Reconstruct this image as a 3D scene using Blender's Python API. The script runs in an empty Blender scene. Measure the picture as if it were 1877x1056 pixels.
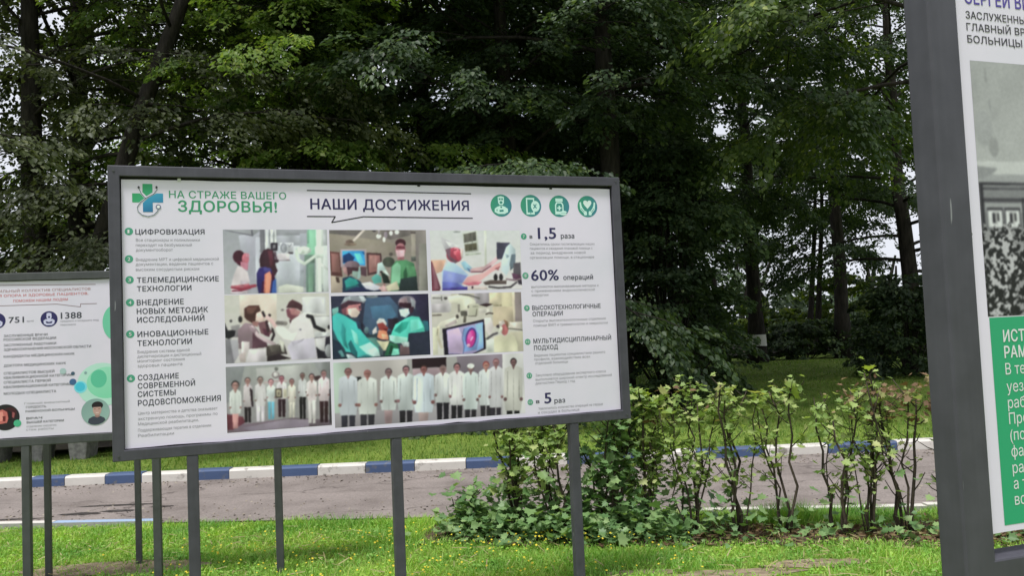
import bpy, math, random
import numpy as np
from mathutils import Matrix, Vector
from mathutils.geometry import delaunay_2d_cdt

# ------------------------------------------------------------------ camera
S = bpy.context.scene
EYE = 1.6
cam_data = bpy.data.cameras.new('camera')
cam = bpy.data.objects.new('camera', cam_data)
S.collection.objects.link(cam)
cam_data.sensor_width = 36.0
cam_data.lens = 29.71
cam_data.clip_start = 0.05
cam_data.clip_end = 2000
cam.matrix_world = Matrix(((0.999091, 0.042618, 0.0, 0.0),
                           (0.002171, -0.050886, -0.998702, 0.0),
                           (-0.042563, 0.997795, -0.050932, EYE),
                           (0, 0, 0, 1)))
# rows above are world X,Y,Z of camera right / up / back
S.camera = cam

# ------------------------------------------------------------------ light and exposure
SUN_EL, SUN_AZ = 70.0, 205.0           # degrees; azimuth clockwise from +Y (behind the viewer, a little left)
w = bpy.data.worlds.new('World')
S.world = w
w.use_nodes = True
nt = w.node_tree
nt.nodes.clear()
sky = nt.nodes.new('ShaderNodeTexSky')
sky.sky_type = 'NISHITA'
sky.sun_disc = False
sky.sun_elevation = math.radians(SUN_EL)
sky.sun_rotation = math.radians(SUN_AZ)
sky.dust_density = 3.0
tc = nt.nodes.new('ShaderNodeTexCoord')
cl = nt.nodes.new('ShaderNodeTexNoise')
cl.inputs['Scale'].default_value = 2.6
cl.inputs['Detail'].default_value = 6
cr = nt.nodes.new('ShaderNodeValToRGB')
cr.color_ramp.elements[0].position = 0.30
cr.color_ramp.elements[0].color = (0.35, 0.35, 0.35, 1)
cr.color_ramp.elements[1].position = 0.5
cr.color_ramp.elements[1].color = (1, 1, 1, 1)
mx = nt.nodes.new('ShaderNodeMix')
mx.data_type = 'RGBA'
mx.inputs['B'].default_value = (8.2, 8.5, 9.3, 1)
bg = nt.nodes.new('ShaderNodeBackground')
bg.inputs['Strength'].default_value = 0.08
wo = nt.nodes.new('ShaderNodeOutputWorld')
nt.links.new(tc.outputs['Generated'], cl.inputs['Vector'])
nt.links.new(cl.outputs['Fac'], cr.inputs['Fac'])
nt.links.new(cr.outputs['Color'], mx.inputs['Factor'])
nt.links.new(sky.outputs['Color'], mx.inputs['A'])
nt.links.new(mx.outputs['Result'], bg.inputs['Color'])
nt.links.new(bg.outputs['Background'], wo.inputs['Surface'])

sun_data = bpy.data.lights.new('sun', 'SUN')
sun_data.energy = 3.0
sun_data.angle = math.radians(12)
sun_data.color = (1.0, 0.985, 0.965)
sun = bpy.data.objects.new('sun', sun_data)
S.collection.objects.link(sun)
_e, _a = math.radians(SUN_EL), math.radians(SUN_AZ)
sun_dir = Vector((math.sin(_a) * math.cos(_e), math.cos(_a) * math.cos(_e), math.sin(_e)))
sun.rotation_euler = sun_dir.to_track_quat('Z', 'Y').to_euler()
sun.location = (-8, -12, 30)

S.view_settings.view_transform = 'Standard'
S.view_settings.look = 'None'
S.view_settings.gamma = 1.0
S.view_settings.exposure = 0.36
S.render.filter_size = 1.8
S.cycles.use_denoising = True
S.cycles.max_bounces = 6
S.cycles.diffuse_bounces = 4
S.cycles.glossy_bounces = 2
S.cycles.transmission_bounces = 3
S.cycles.transparent_max_bounces = 4

# ------------------------------------------------------------------ helpers
rng = np.random.default_rng(7)
C = S.collection


def tag(o, label=None, cat=None, group=None, kind=None):
    if label: o['label'] = label
    if cat: o['category'] = cat
    if group: o['group'] = group
    if kind: o['kind'] = kind
    return o


def empty(name, loc, rz=0.0):
    o = bpy.data.objects.new(name, None)
    o.empty_display_size = 0.2
    C.objects.link(o)
    o.location = loc
    o.rotation_euler = (0, 0, rz)
    return o


def link(name, me, mats, parent=None):
    o = bpy.data.objects.new(name, me)
    for m in (mats if isinstance(mats, (list, tuple)) else [mats]):
        me.materials.append(m)
    C.objects.link(o)
    if parent: o.parent = parent
    return o


def np_mesh(name, V, sizes, loops, col=None, matidx=None, smooth=False):
    """mesh from flat numpy arrays: V (n,3), face sizes, loop vertex indices"""
    me = bpy.data.meshes.new(name)
    V = np.asarray(V, np.float32); sizes = np.asarray(sizes, np.int32); loops = np.asarray(loops, np.int32)
    me.vertices.add(len(V)); me.vertices.foreach_set('co', V.ravel())
    me.loops.add(len(loops)); me.loops.foreach_set('vertex_index', loops)
    me.polygons.add(len(sizes))
    st = np.zeros(len(sizes), np.int32); st[1:] = np.cumsum(sizes)[:-1]
    me.polygons.foreach_set('loop_start', st)
    me.polygons.foreach_set('loop_total', sizes)
    if matidx is not None: me.polygons.foreach_set('material_index', np.asarray(matidx, np.int32))
    if smooth: me.polygons.foreach_set('use_smooth', np.ones(len(sizes), bool))
    me.update(calc_edges=True)
    if col is not None:
        at = me.color_attributes.new('print', 'FLOAT_COLOR', 'POINT')
        c4 = np.ones((len(V), 4), np.float32); c4[:, :3] = col
        at.data.foreach_set('color', c4.ravel())
    me.validate()
    return me


class MB:
    """collects faces into one mesh"""
    def __init__(s): s.v = []; s.f = []
    def add(s, vs, fs):
        b = len(s.v); s.v += [tuple(p) for p in vs]; s.f += [tuple(i + b for i in f) for f in fs]
    def box(s, x0, x1, y0, y1, z0, z1):
        s.add([(x0, y0, z0), (x1, y0, z0), (x1, y1, z0), (x0, y1, z0), (x0, y0, z1), (x1, y0, z1), (x1, y1, z1), (x0, y1, z1)],
              [(3, 2, 1, 0), (4, 5, 6, 7), (0, 1, 5, 4), (1, 2, 6, 5), (2, 3, 7, 6), (3, 0, 4, 7)])
    def tube(s, pts, rad, n=8, cap=True):
        pts = [Vector(p) for p in pts]; b = len(s.v); ref = Vector((0.31, 0.17, 0.94)) if abs((pts[-1] - pts[0]).normalized().z) < .8 else Vector((1, 0.1, 0))
        for i, p in enumerate(pts):
            d = (pts[min(i + 1, len(pts) - 1)] - pts[max(i - 1, 0)]).normalized()
            x = d.cross(ref).normalized(); y = d.cross(x).normalized()
            r = rad[i] if hasattr(rad, '__len__') else rad
            for k in range(n):
                a = 2 * math.pi * k / n
                s.v.append(tuple(p + x * (r * math.cos(a)) + y * (r * math.sin(a))))
        for i in range(len(pts) - 1):
            for k in range(n):
                k2 = (k + 1) % n
                s.f.append((b + i * n + k, b + i * n + k2, b + (i + 1) * n + k2, b + (i + 1) * n + k))
        if cap:
            s.f.append(tuple(b + k for k in range(n))[::-1]); e = b + (len(pts) - 1) * n
            s.f.append(tuple(e + k for k in range(n)))
    def mesh(s, name, smooth=False):
        me = bpy.data.meshes.new(name); me.from_pydata(s.v, [], s.f); me.update()
        if smooth: me.polygons.foreach_set('use_smooth', [True] * len(me.polygons))
        return me
    def obj(s, name, mats, parent=None, bevel=0, smooth=False):
        o = link(name, s.mesh(name, smooth), mats, parent)
        if bevel:
            m = o.modifiers.new('bevel', 'BEVEL'); m.width = bevel; m.segments = 2; m.limit_method = 'ANGLE'
        return o


def lin(c):
    c = np.asarray(c, float) / 255.0
    return np.where(c <= 0.04045, c / 12.92, ((c + 0.055) / 1.055) ** 2.4)


WHITE_SEEN = lin(210)


def ink_of(c):
    """reflectance of a printed colour, from how it looks beside white paper"""
    return np.clip(lin(c) / WHITE_SEEN * 0.74, 0.004, 0.85)


# ------------------------------------------------------------------ materials
def new_mat(name):
    m = bpy.data.materials.new(name); m.use_nodes = True
    return m, m.node_tree, m.node_tree.nodes['Principled BSDF']


def N(t, kind, **kw):
    n = t.nodes.new(kind)
    for k, v in kw.items():
        if k in n.inputs: n.inputs[k].default_value = v
        else: setattr(n, k, v)
    return n


def ramp(t, fac, stops):
    r = t.nodes.new('ShaderNodeValToRGB')
    while len(r.color_ramp.elements) < len(stops): r.color_ramp.elements.new(0.5)
    for e, (p, c) in zip(r.color_ramp.elements, stops):
        e.position = p; e.color = (*c, 1)
    t.links.new(fac, r.inputs['Fac'])
    return r.outputs['Color']


def noise(t, scale, detail=4, rough=0.55, obj=True):
    tc = t.nodes.new('ShaderNodeTexCoord')
    n = N(t, 'ShaderNodeTexNoise', Scale=scale, Detail=detail, Roughness=rough)
    t.links.new(tc.outputs['Object'], n.inputs['Vector'])
    return n


def bump(t, b, height, strength=0.3, dist=0.01):
    bn = N(t, 'ShaderNodeBump', Strength=strength, Distance=dist)
    t.links.new(height, bn.inputs['Height']); t.links.new(bn.outputs['Normal'], b.inputs['Normal'])


def mottled(name, c0, c1, scale=6, rough=0.7, bump_s=0.2, bump_d=0.01, p0=0.35, p1=0.65, detail=5, spec=0.3):
    m, t, b = new_mat(name)
    n = noise(t, scale, detail)
    t.links.new(ramp(t, n.outputs['Fac'], [(p0, c0), (p1, c1)]), b.inputs['Base Color'])
    b.inputs['Roughness'].default_value = rough
    b.inputs['Specular IOR Level'].default_value = spec
    if bump_s: bump(t, b, n.outputs['Fac'], bump_s, bump_d)
    return m


def plain(name, c, rough=0.55, spec=0.3):
    m, t, b = new_mat(name)
    b.inputs['Base Color'].default_value = (*c, 1); b.inputs['Roughness'].default_value = rough
    b.inputs['Specular IOR Level'].default_value = spec
    return m


def leaf_mat(name, stops, trans=0.35, rough=0.55, tcol=1.6, patch=None):
    m, t, b = new_mat(name)
    g = t.nodes.new('ShaderNodeNewGeometry')
    col = ramp(t, g.outputs['Random Per Island'], stops)
    if patch:
        n = noise(t, patch[0], 2)
        mxn = N(t, 'ShaderNodeMix', data_type='RGBA', blend_type='MULTIPLY', Factor=1.0)
        t.links.new(col, mxn.inputs['A'])
        t.links.new(ramp(t, n.outputs['Fac'], [(0.35, patch[1]), (0.65, patch[2])]), mxn.inputs['B'])
        col = mxn.outputs['Result']
    t.links.new(col, b.inputs['Base Color'])
    b.inputs['Roughness'].default_value = rough
    b.inputs['Specular IOR Level'].default_value = 0.35
    tr = t.nodes.new('ShaderNodeBsdfTranslucent')
    br = N(t, 'ShaderNodeMix', data_type='RGBA', blend_type='MULTIPLY', Factor=1.0)
    t.links.new(col, br.inputs['A']); br.inputs['B'].default_value = (tcol * 1.1, tcol * 1.15, tcol * 0.5, 1)
    t.links.new(br.outputs['Result'], tr.inputs['Color'])
    ms = N(t, 'ShaderNodeMixShader'); ms.inputs[0].default_value = trans
    out = t.nodes['Material Output']
    t.links.new(b.outputs[0], ms.inputs[1]); t.links.new(tr.outputs[0], ms.inputs[2]); t.links.new(ms.outputs[0], out.inputs['Surface'])
    return m


def steel(name, c0, c1):
    """painted tube: faint mottling, rubbed and scratched in places, rain streaks down its length"""
    m, t, b = new_mat(name)
    n = noise(t, 9, 5)
    base = ramp(t, n.outputs['Fac'], [(0.35, c0), (0.65, c1)])
    tcn = t.nodes.new('ShaderNodeTexCoord'); mp = N(t, 'ShaderNodeMapping'); mp.inputs['Scale'].default_value = (45, 45, 2.2)
    st = N(t, 'ShaderNodeTexNoise', Scale=1.0, Detail=3); t.links.new(tcn.outputs['Object'], mp.inputs['Vector']); t.links.new(mp.outputs[0], st.inputs['Vector'])
    mxa = N(t, 'ShaderNodeMix', data_type='RGBA', blend_type='MULTIPLY', Factor=1.0)
    t.links.new(base, mxa.inputs['A']); t.links.new(ramp(t, st.outputs['Fac'], [(0.3, (0.92, 0.92, 0.92)), (0.7, (1.07, 1.07, 1.07))]), mxa.inputs['B'])
    mp2 = N(t, 'ShaderNodeMapping'); mp2.inputs['Scale'].default_value = (60, 60, 7); sc = N(t, 'ShaderNodeTexNoise', Scale=1.0, Detail=2)
    t.links.new(tcn.outputs['Object'], mp2.inputs['Vector']); t.links.new(mp2.outputs[0], sc.inputs['Vector'])
    mxb = N(t, 'ShaderNodeMix', data_type='RGBA')
    t.links.new(mxa.outputs['Result'], mxb.inputs['A']); mxb.inputs['B'].default_value = (0.34, 0.34, 0.36, 1)
    t.links.new(ramp(t, sc.outputs['Fac'], [(0.75, (0, 0, 0)), (0.79, (0.8, 0.8, 0.8))]), mxb.inputs['Factor'])
    t.links.new(mxb.outputs['Result'], b.inputs['Base Color'])
    b.inputs['Roughness'].default_value = 0.5; b.inputs['Specular IOR Level'].default_value = 0.45
    bump(t, b, n.outputs['Fac'], 0.06, 0.003)
    return m


M_metal = steel('grey_painted_steel', (0.052, 0.050, 0.064), (0.070, 0.067, 0.085))
M_metal_b = steel('grey_green_painted_steel', (0.055, 0.058, 0.060), (0.075, 0.078, 0.080))
M_black = plain('dark_backing', (0.02, 0.02, 0.022), 0.8)
M_poster = mottled('printed_white_vinyl', (0.72, 0.68, 0.80), (0.79, 0.72, 0.86), 2.2, 0.45, 0.0)
m, t, b = new_mat('printed_picture')
a = t.nodes.new('ShaderNodeVertexColor'); a.layer_name = 'print'
t.links.new(a.outputs['Color'], b.inputs['Base Color']); b.inputs['Roughness'].default_value = 0.45
b.inputs['Specular IOR Level'].default_value = 0.3
M_print = m
INK = {'g': plain('green_ink', ink_of((62, 140, 105))), 'n': plain('navy_ink', ink_of((50, 46, 86))),
       'k': plain('dark_grey_ink', ink_of((72, 72, 84))), 's': plain('pale_grey_ink', ink_of((138, 134, 144))),
       'r': plain('red_ink', ink_of((196, 112, 118))), 'p': plain('brown_pink_ink', ink_of((168, 130, 134))),
       'd': plain('black_ink', ink_of((40, 38, 52))), 'w': plain('white_ink', (0.74, 0.74, 0.76)),
       'c': plain('badge_green_ink', ink_of((70, 150, 122))), 'e': plain('panel_green_ink', ink_of((44, 152, 108))),
       'v': plain('violet_ink', ink_of((84, 72, 150))), 'm': plain('charcoal_ink', ink_of((66, 64, 70)))}

# ------------------------------------------------------------------ text and printed pictures
_fc = {}


def text_arrays(s, weight):
    k = (s, weight)
    if k in _fc: return _fc[k]
    cu = bpy.data.curves.new('lettering', 'FONT'); cu.body = s; cu.size = 1.0
    cu.space_character = 1.0 + 0.06 * weight
    o = bpy.data.objects.new('lettering', cu); C.objects.link(o)
    dg = bpy.context.evaluated_depsgraph_get()
    outl = o.evaluated_get(dg).to_curve(dg)
    rings = []
    for sp in outl.splines:
        b = sp.bezier_points; ring = []
        for i in range(len(b)):
            a_, c_ = b[i], b[(i + 1) % len(b)]
            p0, p1, p2, p3 = [np.array(q[:2]) for q in (a_.co, a_.handle_right, c_.handle_left, c_.co)]
            n = 1 if np.abs((p1 - p0)[0] * (p3 - p0)[1] - (p1 - p0)[1] * (p3 - p0)[0]) + np.abs((p2 - p3)[0] * (p3 - p0)[1] - (p2 - p3)[1] * (p3 - p0)[0]) < 1e-6 else 3
            for k in range(n):
                t = k / n; ring.append((1 - t) ** 3 * p0 + 3 * t * (1 - t) ** 2 * p1 + 3 * t * t * (1 - t) * p2 + t ** 3 * p3)
        if len(ring) > 2: rings.append(np.array(ring))
    o.to_curve_clear() if hasattr(o, 'to_curve_clear') else None
    bpy.data.objects.remove(o); bpy.data.curves.remove(cu)
    area = [0.5 * float(np.sum(r[:, 0] * np.roll(r[:, 1], -1) - np.roll(r[:, 0], -1) * r[:, 1])) for r in rings]

    def inside(pt, r):
        x, y = pt; a0, a1 = r, np.roll(r, -1, 0)
        with np.errstate(divide='ignore', invalid='ignore'):
            m = ((a0[:, 1] > y) != (a1[:, 1] > y)) & (x < (a1[:, 0] - a0[:, 0]) * (y - a0[:, 1]) / (a1[:, 1] - a0[:, 1]) + a0[:, 0])
        return m.sum() % 2 == 1
    within = [[k2 for k2 in range(len(rings)) if k2 != i and abs(area[k2]) > abs(area[i]) and all(inside(q, rings[k2]) for q in rings[i][::3])] for i in range(len(rings))]
    outer, holes = [], {}
    for i in sorted(range(len(rings)), key=lambda q: -abs(area[q])):
        box = min(within[i], key=lambda k2: abs(area[k2])) if within[i] else None
        if box is None or area[box] * area[i] > 0 or box not in holes: outer.append(i); holes[i] = []
        else: holes[box].append(i)
    V, F = [], []
    for n_, i in enumerate(outer):          # each stroke with its own holes; strokes that cross lie a hair apart
        polys = [rings[i]] + [rings[h_] for h_ in holes[i]]; base = len(V)
        pts = np.concatenate(polys); edges, st = [], 0
        for r in polys: edges += [(st + k, st + (k + 1) % len(r)) for k in range(len(r))]; st += len(r)
        vo, _, fo, _, _, _ = delaunay_2d_cdt([Vector(q) for q in pts], edges, [], 0, 1e-7)
        for f in fo:
            c = sum((vo[q] for q in f), Vector((0, 0))) / len(f)
            if inside(c, polys[0]) and not any(inside(c, h_) for h_ in polys[1:]): F.append(tuple(base + q for q in f))
        V += [(q[0], q[1], (n_ % 3) * 1e-5) for q in vo]
    V = np.array(V) if V else np.zeros((0, 3))
    if weight > .3 and len(V):            # heavier strokes: overprinted outlines, each a hair in front of the last
        b = .021 * weight; W_, F_, n = [], [], len(V)
        for i, (dx, dz) in enumerate(((0, 0), (b, 0), (-b, 0), (0, b * .7), (0, -b * .7), (b * .7, b * .5), (-b * .7, -b * .5))):
            W_.append(V + np.array([dx, dz, i * 3e-5])); F_ += [tuple(q + i * n for q in f) for f in F]
        V, F = np.concatenate(W_), F_
    _fc[k] = (V, F)
    return _fc[k]


def lettering(name, items, parent, y):
    """items: (text, x, z baseline, width or None, cap height, ink, weight) -> one flat printed mesh"""
    mb = MB(); mats = []; idx = []
    for s, x, z, wd, cap, ink, wt in items:
        V, F = text_arrays(s, wt)
        if not len(V): continue
        sz = cap / 0.727; x0 = V[:, 0].min(); ww = V[:, 0].max() - x0
        sx = wd / ww if wd else sz
        mb.add([(x + (v[0] - x0) * sx, y - v[2], z + v[1] * sz) for v in V], F)
        if INK[ink] not in mats: mats.append(INK[ink])
        idx += [mats.index(INK[ink])] * len(F)
    me = mb.mesh(name); me.polygons.foreach_set('material_index', idx)
    return link(name, me, mats, parent)


def stroke(pts, wd):
    """a printed line of width wd along 2-D points -> list of quads"""
    q = []
    for (x0, z0), (x1, z1) in zip(pts[:-1], pts[1:]):
        L = math.hypot(x1 - x0, z1 - z0) or 1e-6; nx, nz = -(z1 - z0) / L * wd / 2, (x1 - x0) / L * wd / 2
        ex, ez = (x1 - x0) / L * wd * .25, (z1 - z0) / L * wd * .25
        q.append([(x0 + nx - ex, z0 + nz - ez), (x1 + nx + ex, z1 + nz + ez), (x1 - nx + ex, z1 - nz + ez), (x0 - nx - ex, z0 - nz - ez)])
    return q


def ell(cx, cz, rx, rz=None, n=28, a0=0, a1=360):
    rz = rx if rz is None else rz
    full = abs(a1 - a0) >= 360
    return [(cx + rx * math.cos(math.radians(a0 + (a1 - a0) * k / (n if full else n - 1))), cz + rz * math.sin(math.radians(a0 + (a1 - a0) * k / (n if full else n - 1)))) for k in range(n)]


def flat_print(name, shapes, parent, y, step=0.00025):
    """shapes: (colour or function of (x, z), polygon); each lies a hair above the one below"""
    V, sizes, loops, cols = [], [], [], []
    for i, (c, poly) in enumerate(shapes):
        b = len(V)
        for p in poly:
            V.append((p[0], y - i * step, p[1])); cols.append(ink_of(c(*p) if callable(c) else c))
        sizes.append(len(poly)); loops += range(b, b + len(poly))
    return link(name, np_mesh(name, V, sizes, loops, cols), M_print, parent)


def blur(a, k):
    for _ in range(k):
        for ax in (0, 1):
            p = np.pad(a, [(1, 1) if i == ax else (0, 0) for i in range(3)], mode='edge')
            sl = lambda s: tuple(slice(s, s + a.shape[ax]) if i == ax else slice(None) for i in range(3))
            a = 0.25 * p[sl(0)] + 0.5 * p[sl(1)] + 0.25 * p[sl(2)]
    return a


def vnoise(X, Y, seed):
    """smooth value noise"""
    r = np.random.default_rng(seed).random((64, 64))
    xi = np.floor(X).astype(int); yi = np.floor(Y).astype(int); fx = X - xi; fy = Y - yi
    fx = fx * fx * (3 - 2 * fx); fy = fy * fy * (3 - 2 * fy)
    g = lambda i, j: r[(xi + i) % 64, (yi + j) % 64]
    return (g(0, 0) * (1 - fx) + g(1, 0) * fx) * (1 - fy) + (g(0, 1) * (1 - fx) + g(1, 1) * fx) * fy


def paint(quad, ops, nx, ny, blurk=2, grain=4, seed=1, tone=1.0):
    """paint a small printed photograph; ops in the picture's own drawing units -> sRGB array (ny, nx, 3)"""
    ss = 2
    s, t = np.meshgrid((np.arange(nx * ss) + .5) / (nx * ss), (np.arange(ny * ss) + .5) / (ny * ss))
    q = np.asarray(quad, float)
    P = lambda k: q[0][k] * (1 - s) * (1 - t) + q[1][k] * s * (1 - t) + q[2][k] * s * t + q[3][k] * (1 - s) * t
    X, Y = P(0), P(1)
    im = np.zeros(X.shape + (3,)); kk = 0
    for op in ops:
        k, c = op[0], np.asarray(op[1], float)
        if k == 'bg': im[:] = c; continue
        if k == 'gv':       # vertical gradient through the whole picture
            im[:] = c + (np.asarray(op[2], float) - c) * t[..., None]; continue
        if k == 'e':
            cx, cy, rx, ry = op[2:6]; a = math.radians(op[6]) if len(op) > 6 else 0
            dx, dy = X - cx, Y - cy
            u, v = dx * math.cos(a) + dy * math.sin(a), -dx * math.sin(a) + dy * math.cos(a)
            m = (u / rx) ** 2 + (v / ry) ** 2 <= 1
        elif k == 'r':
            m = (X >= op[2]) & (X <= op[4]) & (Y >= op[3]) & (Y <= op[5])
        elif k == 'l':
            m = np.zeros(X.shape, bool); wd = op[2] / 2
            for (x0, y0), (x1, y1) in zip(op[3][:-1], op[3][1:]):
                L2 = (x1 - x0) ** 2 + (y1 - y0) ** 2 + 1e-9
                h = np.clip(((X - x0) * (x1 - x0) + (Y - y0) * (y1 - y0)) / L2, 0, 1)
                m |= (X - x0 - h * (x1 - x0)) ** 2 + (Y - y0 - h * (y1 - y0)) ** 2 <= wd * wd
        else:
            pts = op[2]; m = np.zeros(X.shape, bool)
            for (x0, y0), (x1, y1) in zip(pts, pts[1:] + pts[:1]):
                if y0 == y1: continue
                m ^= ((Y >= min(y0, y1)) & (Y < max(y0, y1))) & (X < x0 + (Y - y0) * (x1 - x0) / (y1 - y0))
        if m.any():
            ys = Y[m]; y0_, y1_ = ys.min(), ys.max(); xs = X[m]; x0_, x1_ = xs.min(), xs.max()
            u_ = (xs - x0_) / (x1_ - x0_ + 1e-6); v_ = (ys - y0_) / (y1_ - y0_ + 1e-6); kk += 1
            sc_ = (x1_ - x0_ + y1_ - y0_) / 5 + 1e-6
            f_ = 1 + tone * (.16 * (.5 - v_) + .08 * (.5 - u_)) + .30 * tone * (vnoise(xs / sc_ + kk * 1.7, ys / (sc_ * 1.8) + kk, 60) - .5)
            im[m] = c * f_[:, None]
    im = im + grain * .9 * (vnoise(X / 38, Y / 38, seed)[..., None] - .5) * 2
    im = im + grain * .7 * (vnoise(X / 90, Y / 90, seed + 3)[..., None] - .5) * np.array([2, 1, 2.5])
    im = im.reshape(ny, ss, nx, ss, 3).mean((1, 3))
    return np.clip(blur(im, blurk), 4, 250)


def picture(name, rect, img, parent, y):
    """printed photograph as a fine flat grid with one colour per point"""
    ny, nx = img.shape[:2]
    x0, x1, z0, z1 = rect
    gx, gz = np.meshgrid(np.linspace(x0, x1, nx), np.linspace(z1, z0, ny))
    V = np.stack([gx.ravel(), np.full(gx.size, y), gz.ravel()], 1)
    i = np.arange(ny * nx).reshape(ny, nx)
    f = np.stack([i[1:, :-1], i[1:, 1:], i[:-1, 1:], i[:-1, :-1]], -1).reshape(-1, 4)
    me = np_mesh(name, V, np.full(len(f), 4), f.ravel(), ink_of(img.reshape(-1, 3)))
    return link(name, me, M_print, parent)

# ------------------------------------------------------------------ ground
HEDGE_A, HEDGE_B = np.array([-0.45, 6.78]), np.array([3.6, 6.05])


def near_kerb_y(x): return 7.36 - 0.105 * x


def ground_mat():
    m, t, b = new_mat('lawn_soil')
    n1 = noise(t, 0.7, 5); n2 = noise(t, 9, 5)
    c1 = ramp(t, n1.outputs['Fac'], [(0.3, (0.13, 0.20, 0.04)), (0.7, (0.20, 0.28, 0.06))])
    mxn = N(t, 'ShaderNodeMix', data_type='RGBA', blend_type='MULTIPLY', Factor=1.0)
    t.links.new(c1, mxn.inputs['A'])
    t.links.new(ramp(t, n2.outputs['Fac'], [(0.3, (0.6, 0.6, 0.55)), (0.7, (1.25, 1.2, 1.1))]), mxn.inputs['B'])
    t.links.new(mxn.outputs['Result'], b.inputs['Base Color'])
    b.inputs['Roughness'].default_value = 0.95; b.inputs['Specular IOR Level'].default_value = 0.1
    bump(t, b, n2.outputs['Fac'], 0.5, 0.03)
    return m


M_ground = ground_mat()
# one sheet out to the horizon, gently uneven near the viewer
gx = np.concatenate([np.linspace(-600, -40, 8), np.linspace(-30, 30, 61), np.linspace(40, 600, 8)])
gy = np.concatenate([np.linspace(-200, -6, 6), np.linspace(-4, 44, 49), np.linspace(52, 700, 9)])
GX, GY = np.meshgrid(gx, gy)
GZ = np.zeros_like(GX)
far = GY > 12
GZ[far] += (0.18 * (vnoise(GX / 5 + 9, GY / 5 + 3, 5) - 0.5) * np.clip((GY - 12) / 6, 0, 1))[far]
V = np.stack([GX.ravel(), GY.ravel(), GZ.ravel()], 1)
ii = np.arange(V.shape[0]).reshape(GX.shape)
F = np.stack([ii[:-1, :-1], ii[:-1, 1:], ii[1:, 1:], ii[1:, :-1]], -1).reshape(-1, 4)
tag(link('ground', np_mesh('ground', V, np.full(len(F), 4), F.ravel(), smooth=True), M_ground), kind='structure')


def asphalt():
    m, t, b = new_mat('worn_asphalt')
    n1 = noise(t, 1.3, 6, 0.6); n2 = noise(t, 55, 3); n3 = noise(t, 0.45, 4)
    c = ramp(t, n1.outputs['Fac'], [(0.3, (0.155, 0.128, 0.115)), (0.5, (0.235, 0.20, 0.183)), (0.75, (0.30, 0.255, 0.235))])
    mxn = N(t, 'ShaderNodeMix', data_type='RGBA', blend_type='MULTIPLY', Factor=1.0)
    t.links.new(c, mxn.inputs['A'])
    t.links.new(ramp(t, n2.outputs['Fac'], [(0.3, (0.75, 0.75, 0.75)), (0.7, (1.15, 1.15, 1.15))]), mxn.inputs['B'])
    # cracks that run along the road
    tcn = t.nodes.new('ShaderNodeTexCoord'); mp = N(t, 'ShaderNodeMapping'); mp.inputs['Scale'].default_value = (0.35, 1.3, 1)
    vo = N(t, 'ShaderNodeTexVoronoi', feature='DISTANCE_TO_EDGE', Scale=0.9)
    wn = N(t, 'ShaderNodeTexNoise', Scale=2.5, Detail=4)
    ad = N(t, 'ShaderNodeVectorMath', operation='ADD'); sc = N(t, 'ShaderNodeVectorMath', operation='SCALE'); sc.inputs['Scale'].default_value = 0.5
    t.links.new(tcn.outputs['Object'], mp.inputs['Vector']); t.links.new(tcn.outputs['Object'], wn.inputs['Vector'])
    t.links.new(wn.outputs['Color'], sc.inputs[0]); t.links.new(mp.outputs[0], ad.inputs[0]); t.links.new(sc.outputs[0], ad.inputs[1])
    t.links.new(ad.outputs[0], vo.inputs['Vector'])
    mk = N(t, 'ShaderNodeMix', data_type='RGBA', blend_type='MULTIPLY', Factor=1.0)
    t.links.new(mxn.outputs['Result'], mk.inputs['A'])
    t.links.new(ramp(t, vo.outputs['Distance'], [(0.0, (0.45, 0.43, 0.42)), (0.014, (1, 1, 1))]), mk.inputs['B'])
    t.links.new(mk.outputs['Result'], b.inputs['Base Color'])
    b.inputs['Roughness'].default_value = 0.8
    bump(t, b, n2.outputs['Fac'], 0.4, 0.006)
    return m


FAR_Y = 9.98
mb = MB()
mb.add([(-22, near_kerb_y(-22), .012), (34, near_kerb_y(34), .012), (34, FAR_Y, .012), (-22, FAR_Y, .012)], [(0, 1, 2, 3)])
tag(mb.obj('road', asphalt()), kind='structure')
# dark damp pothole with loose stone at the left of the road
M_damp = mottled('damp_broken_asphalt', (0.035, 0.03, 0.028), (0.09, 0.08, 0.075), 14, 0.45, 0.5, 0.02)
def blob(cx, cy, rx, ry, z, seed, n=22):
    r = np.random.default_rng(seed)
    return [(cx + rx * math.cos(2 * math.pi * k / n) * (0.75 + 0.45 * r.random()), cy + ry * math.sin(2 * math.pi * k / n) * (0.75 + 0.45 * r.random()), z) for k in range(n)]
mb = MB()
for cx, cy, rx, ry, sd in ((-4.25, 8.25, .20, .06, 1), (-3.93, 8.32, .16, .05, 2), (-4.05, 8.62, .42, .035, 3), (-4.9, 8.12, .35, .025, 4), (-3.55, 8.45, .12, .03, 6), (-5.6, 8.4, .1, .12, 7), (-5.5, 8.05, .14, .05, 8)):
    p = blob(cx, cy, rx, ry, .0165, sd); mb.add(p, [tuple(range(len(p)))])
tag(mb.obj('road_pothole', M_damp), kind='structure')

# far kerb: stones painted white and blue in turn
def paint_mat(name, c, worn):
    m, t, b = new_mat(name)
    n = noise(t, 7, 6, 0.65)
    t.links.new(ramp(t, n.outputs['Fac'], [(0.34, worn), (0.44, c), (0.8, tuple(min(1, x * 1.1) for x in c))]), b.inputs['Base Color'])
    b.inputs['Roughness'].default_value = 0.7
    bump(t, b, n.outputs['Fac'], 0.25, 0.01)
    return m


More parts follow.
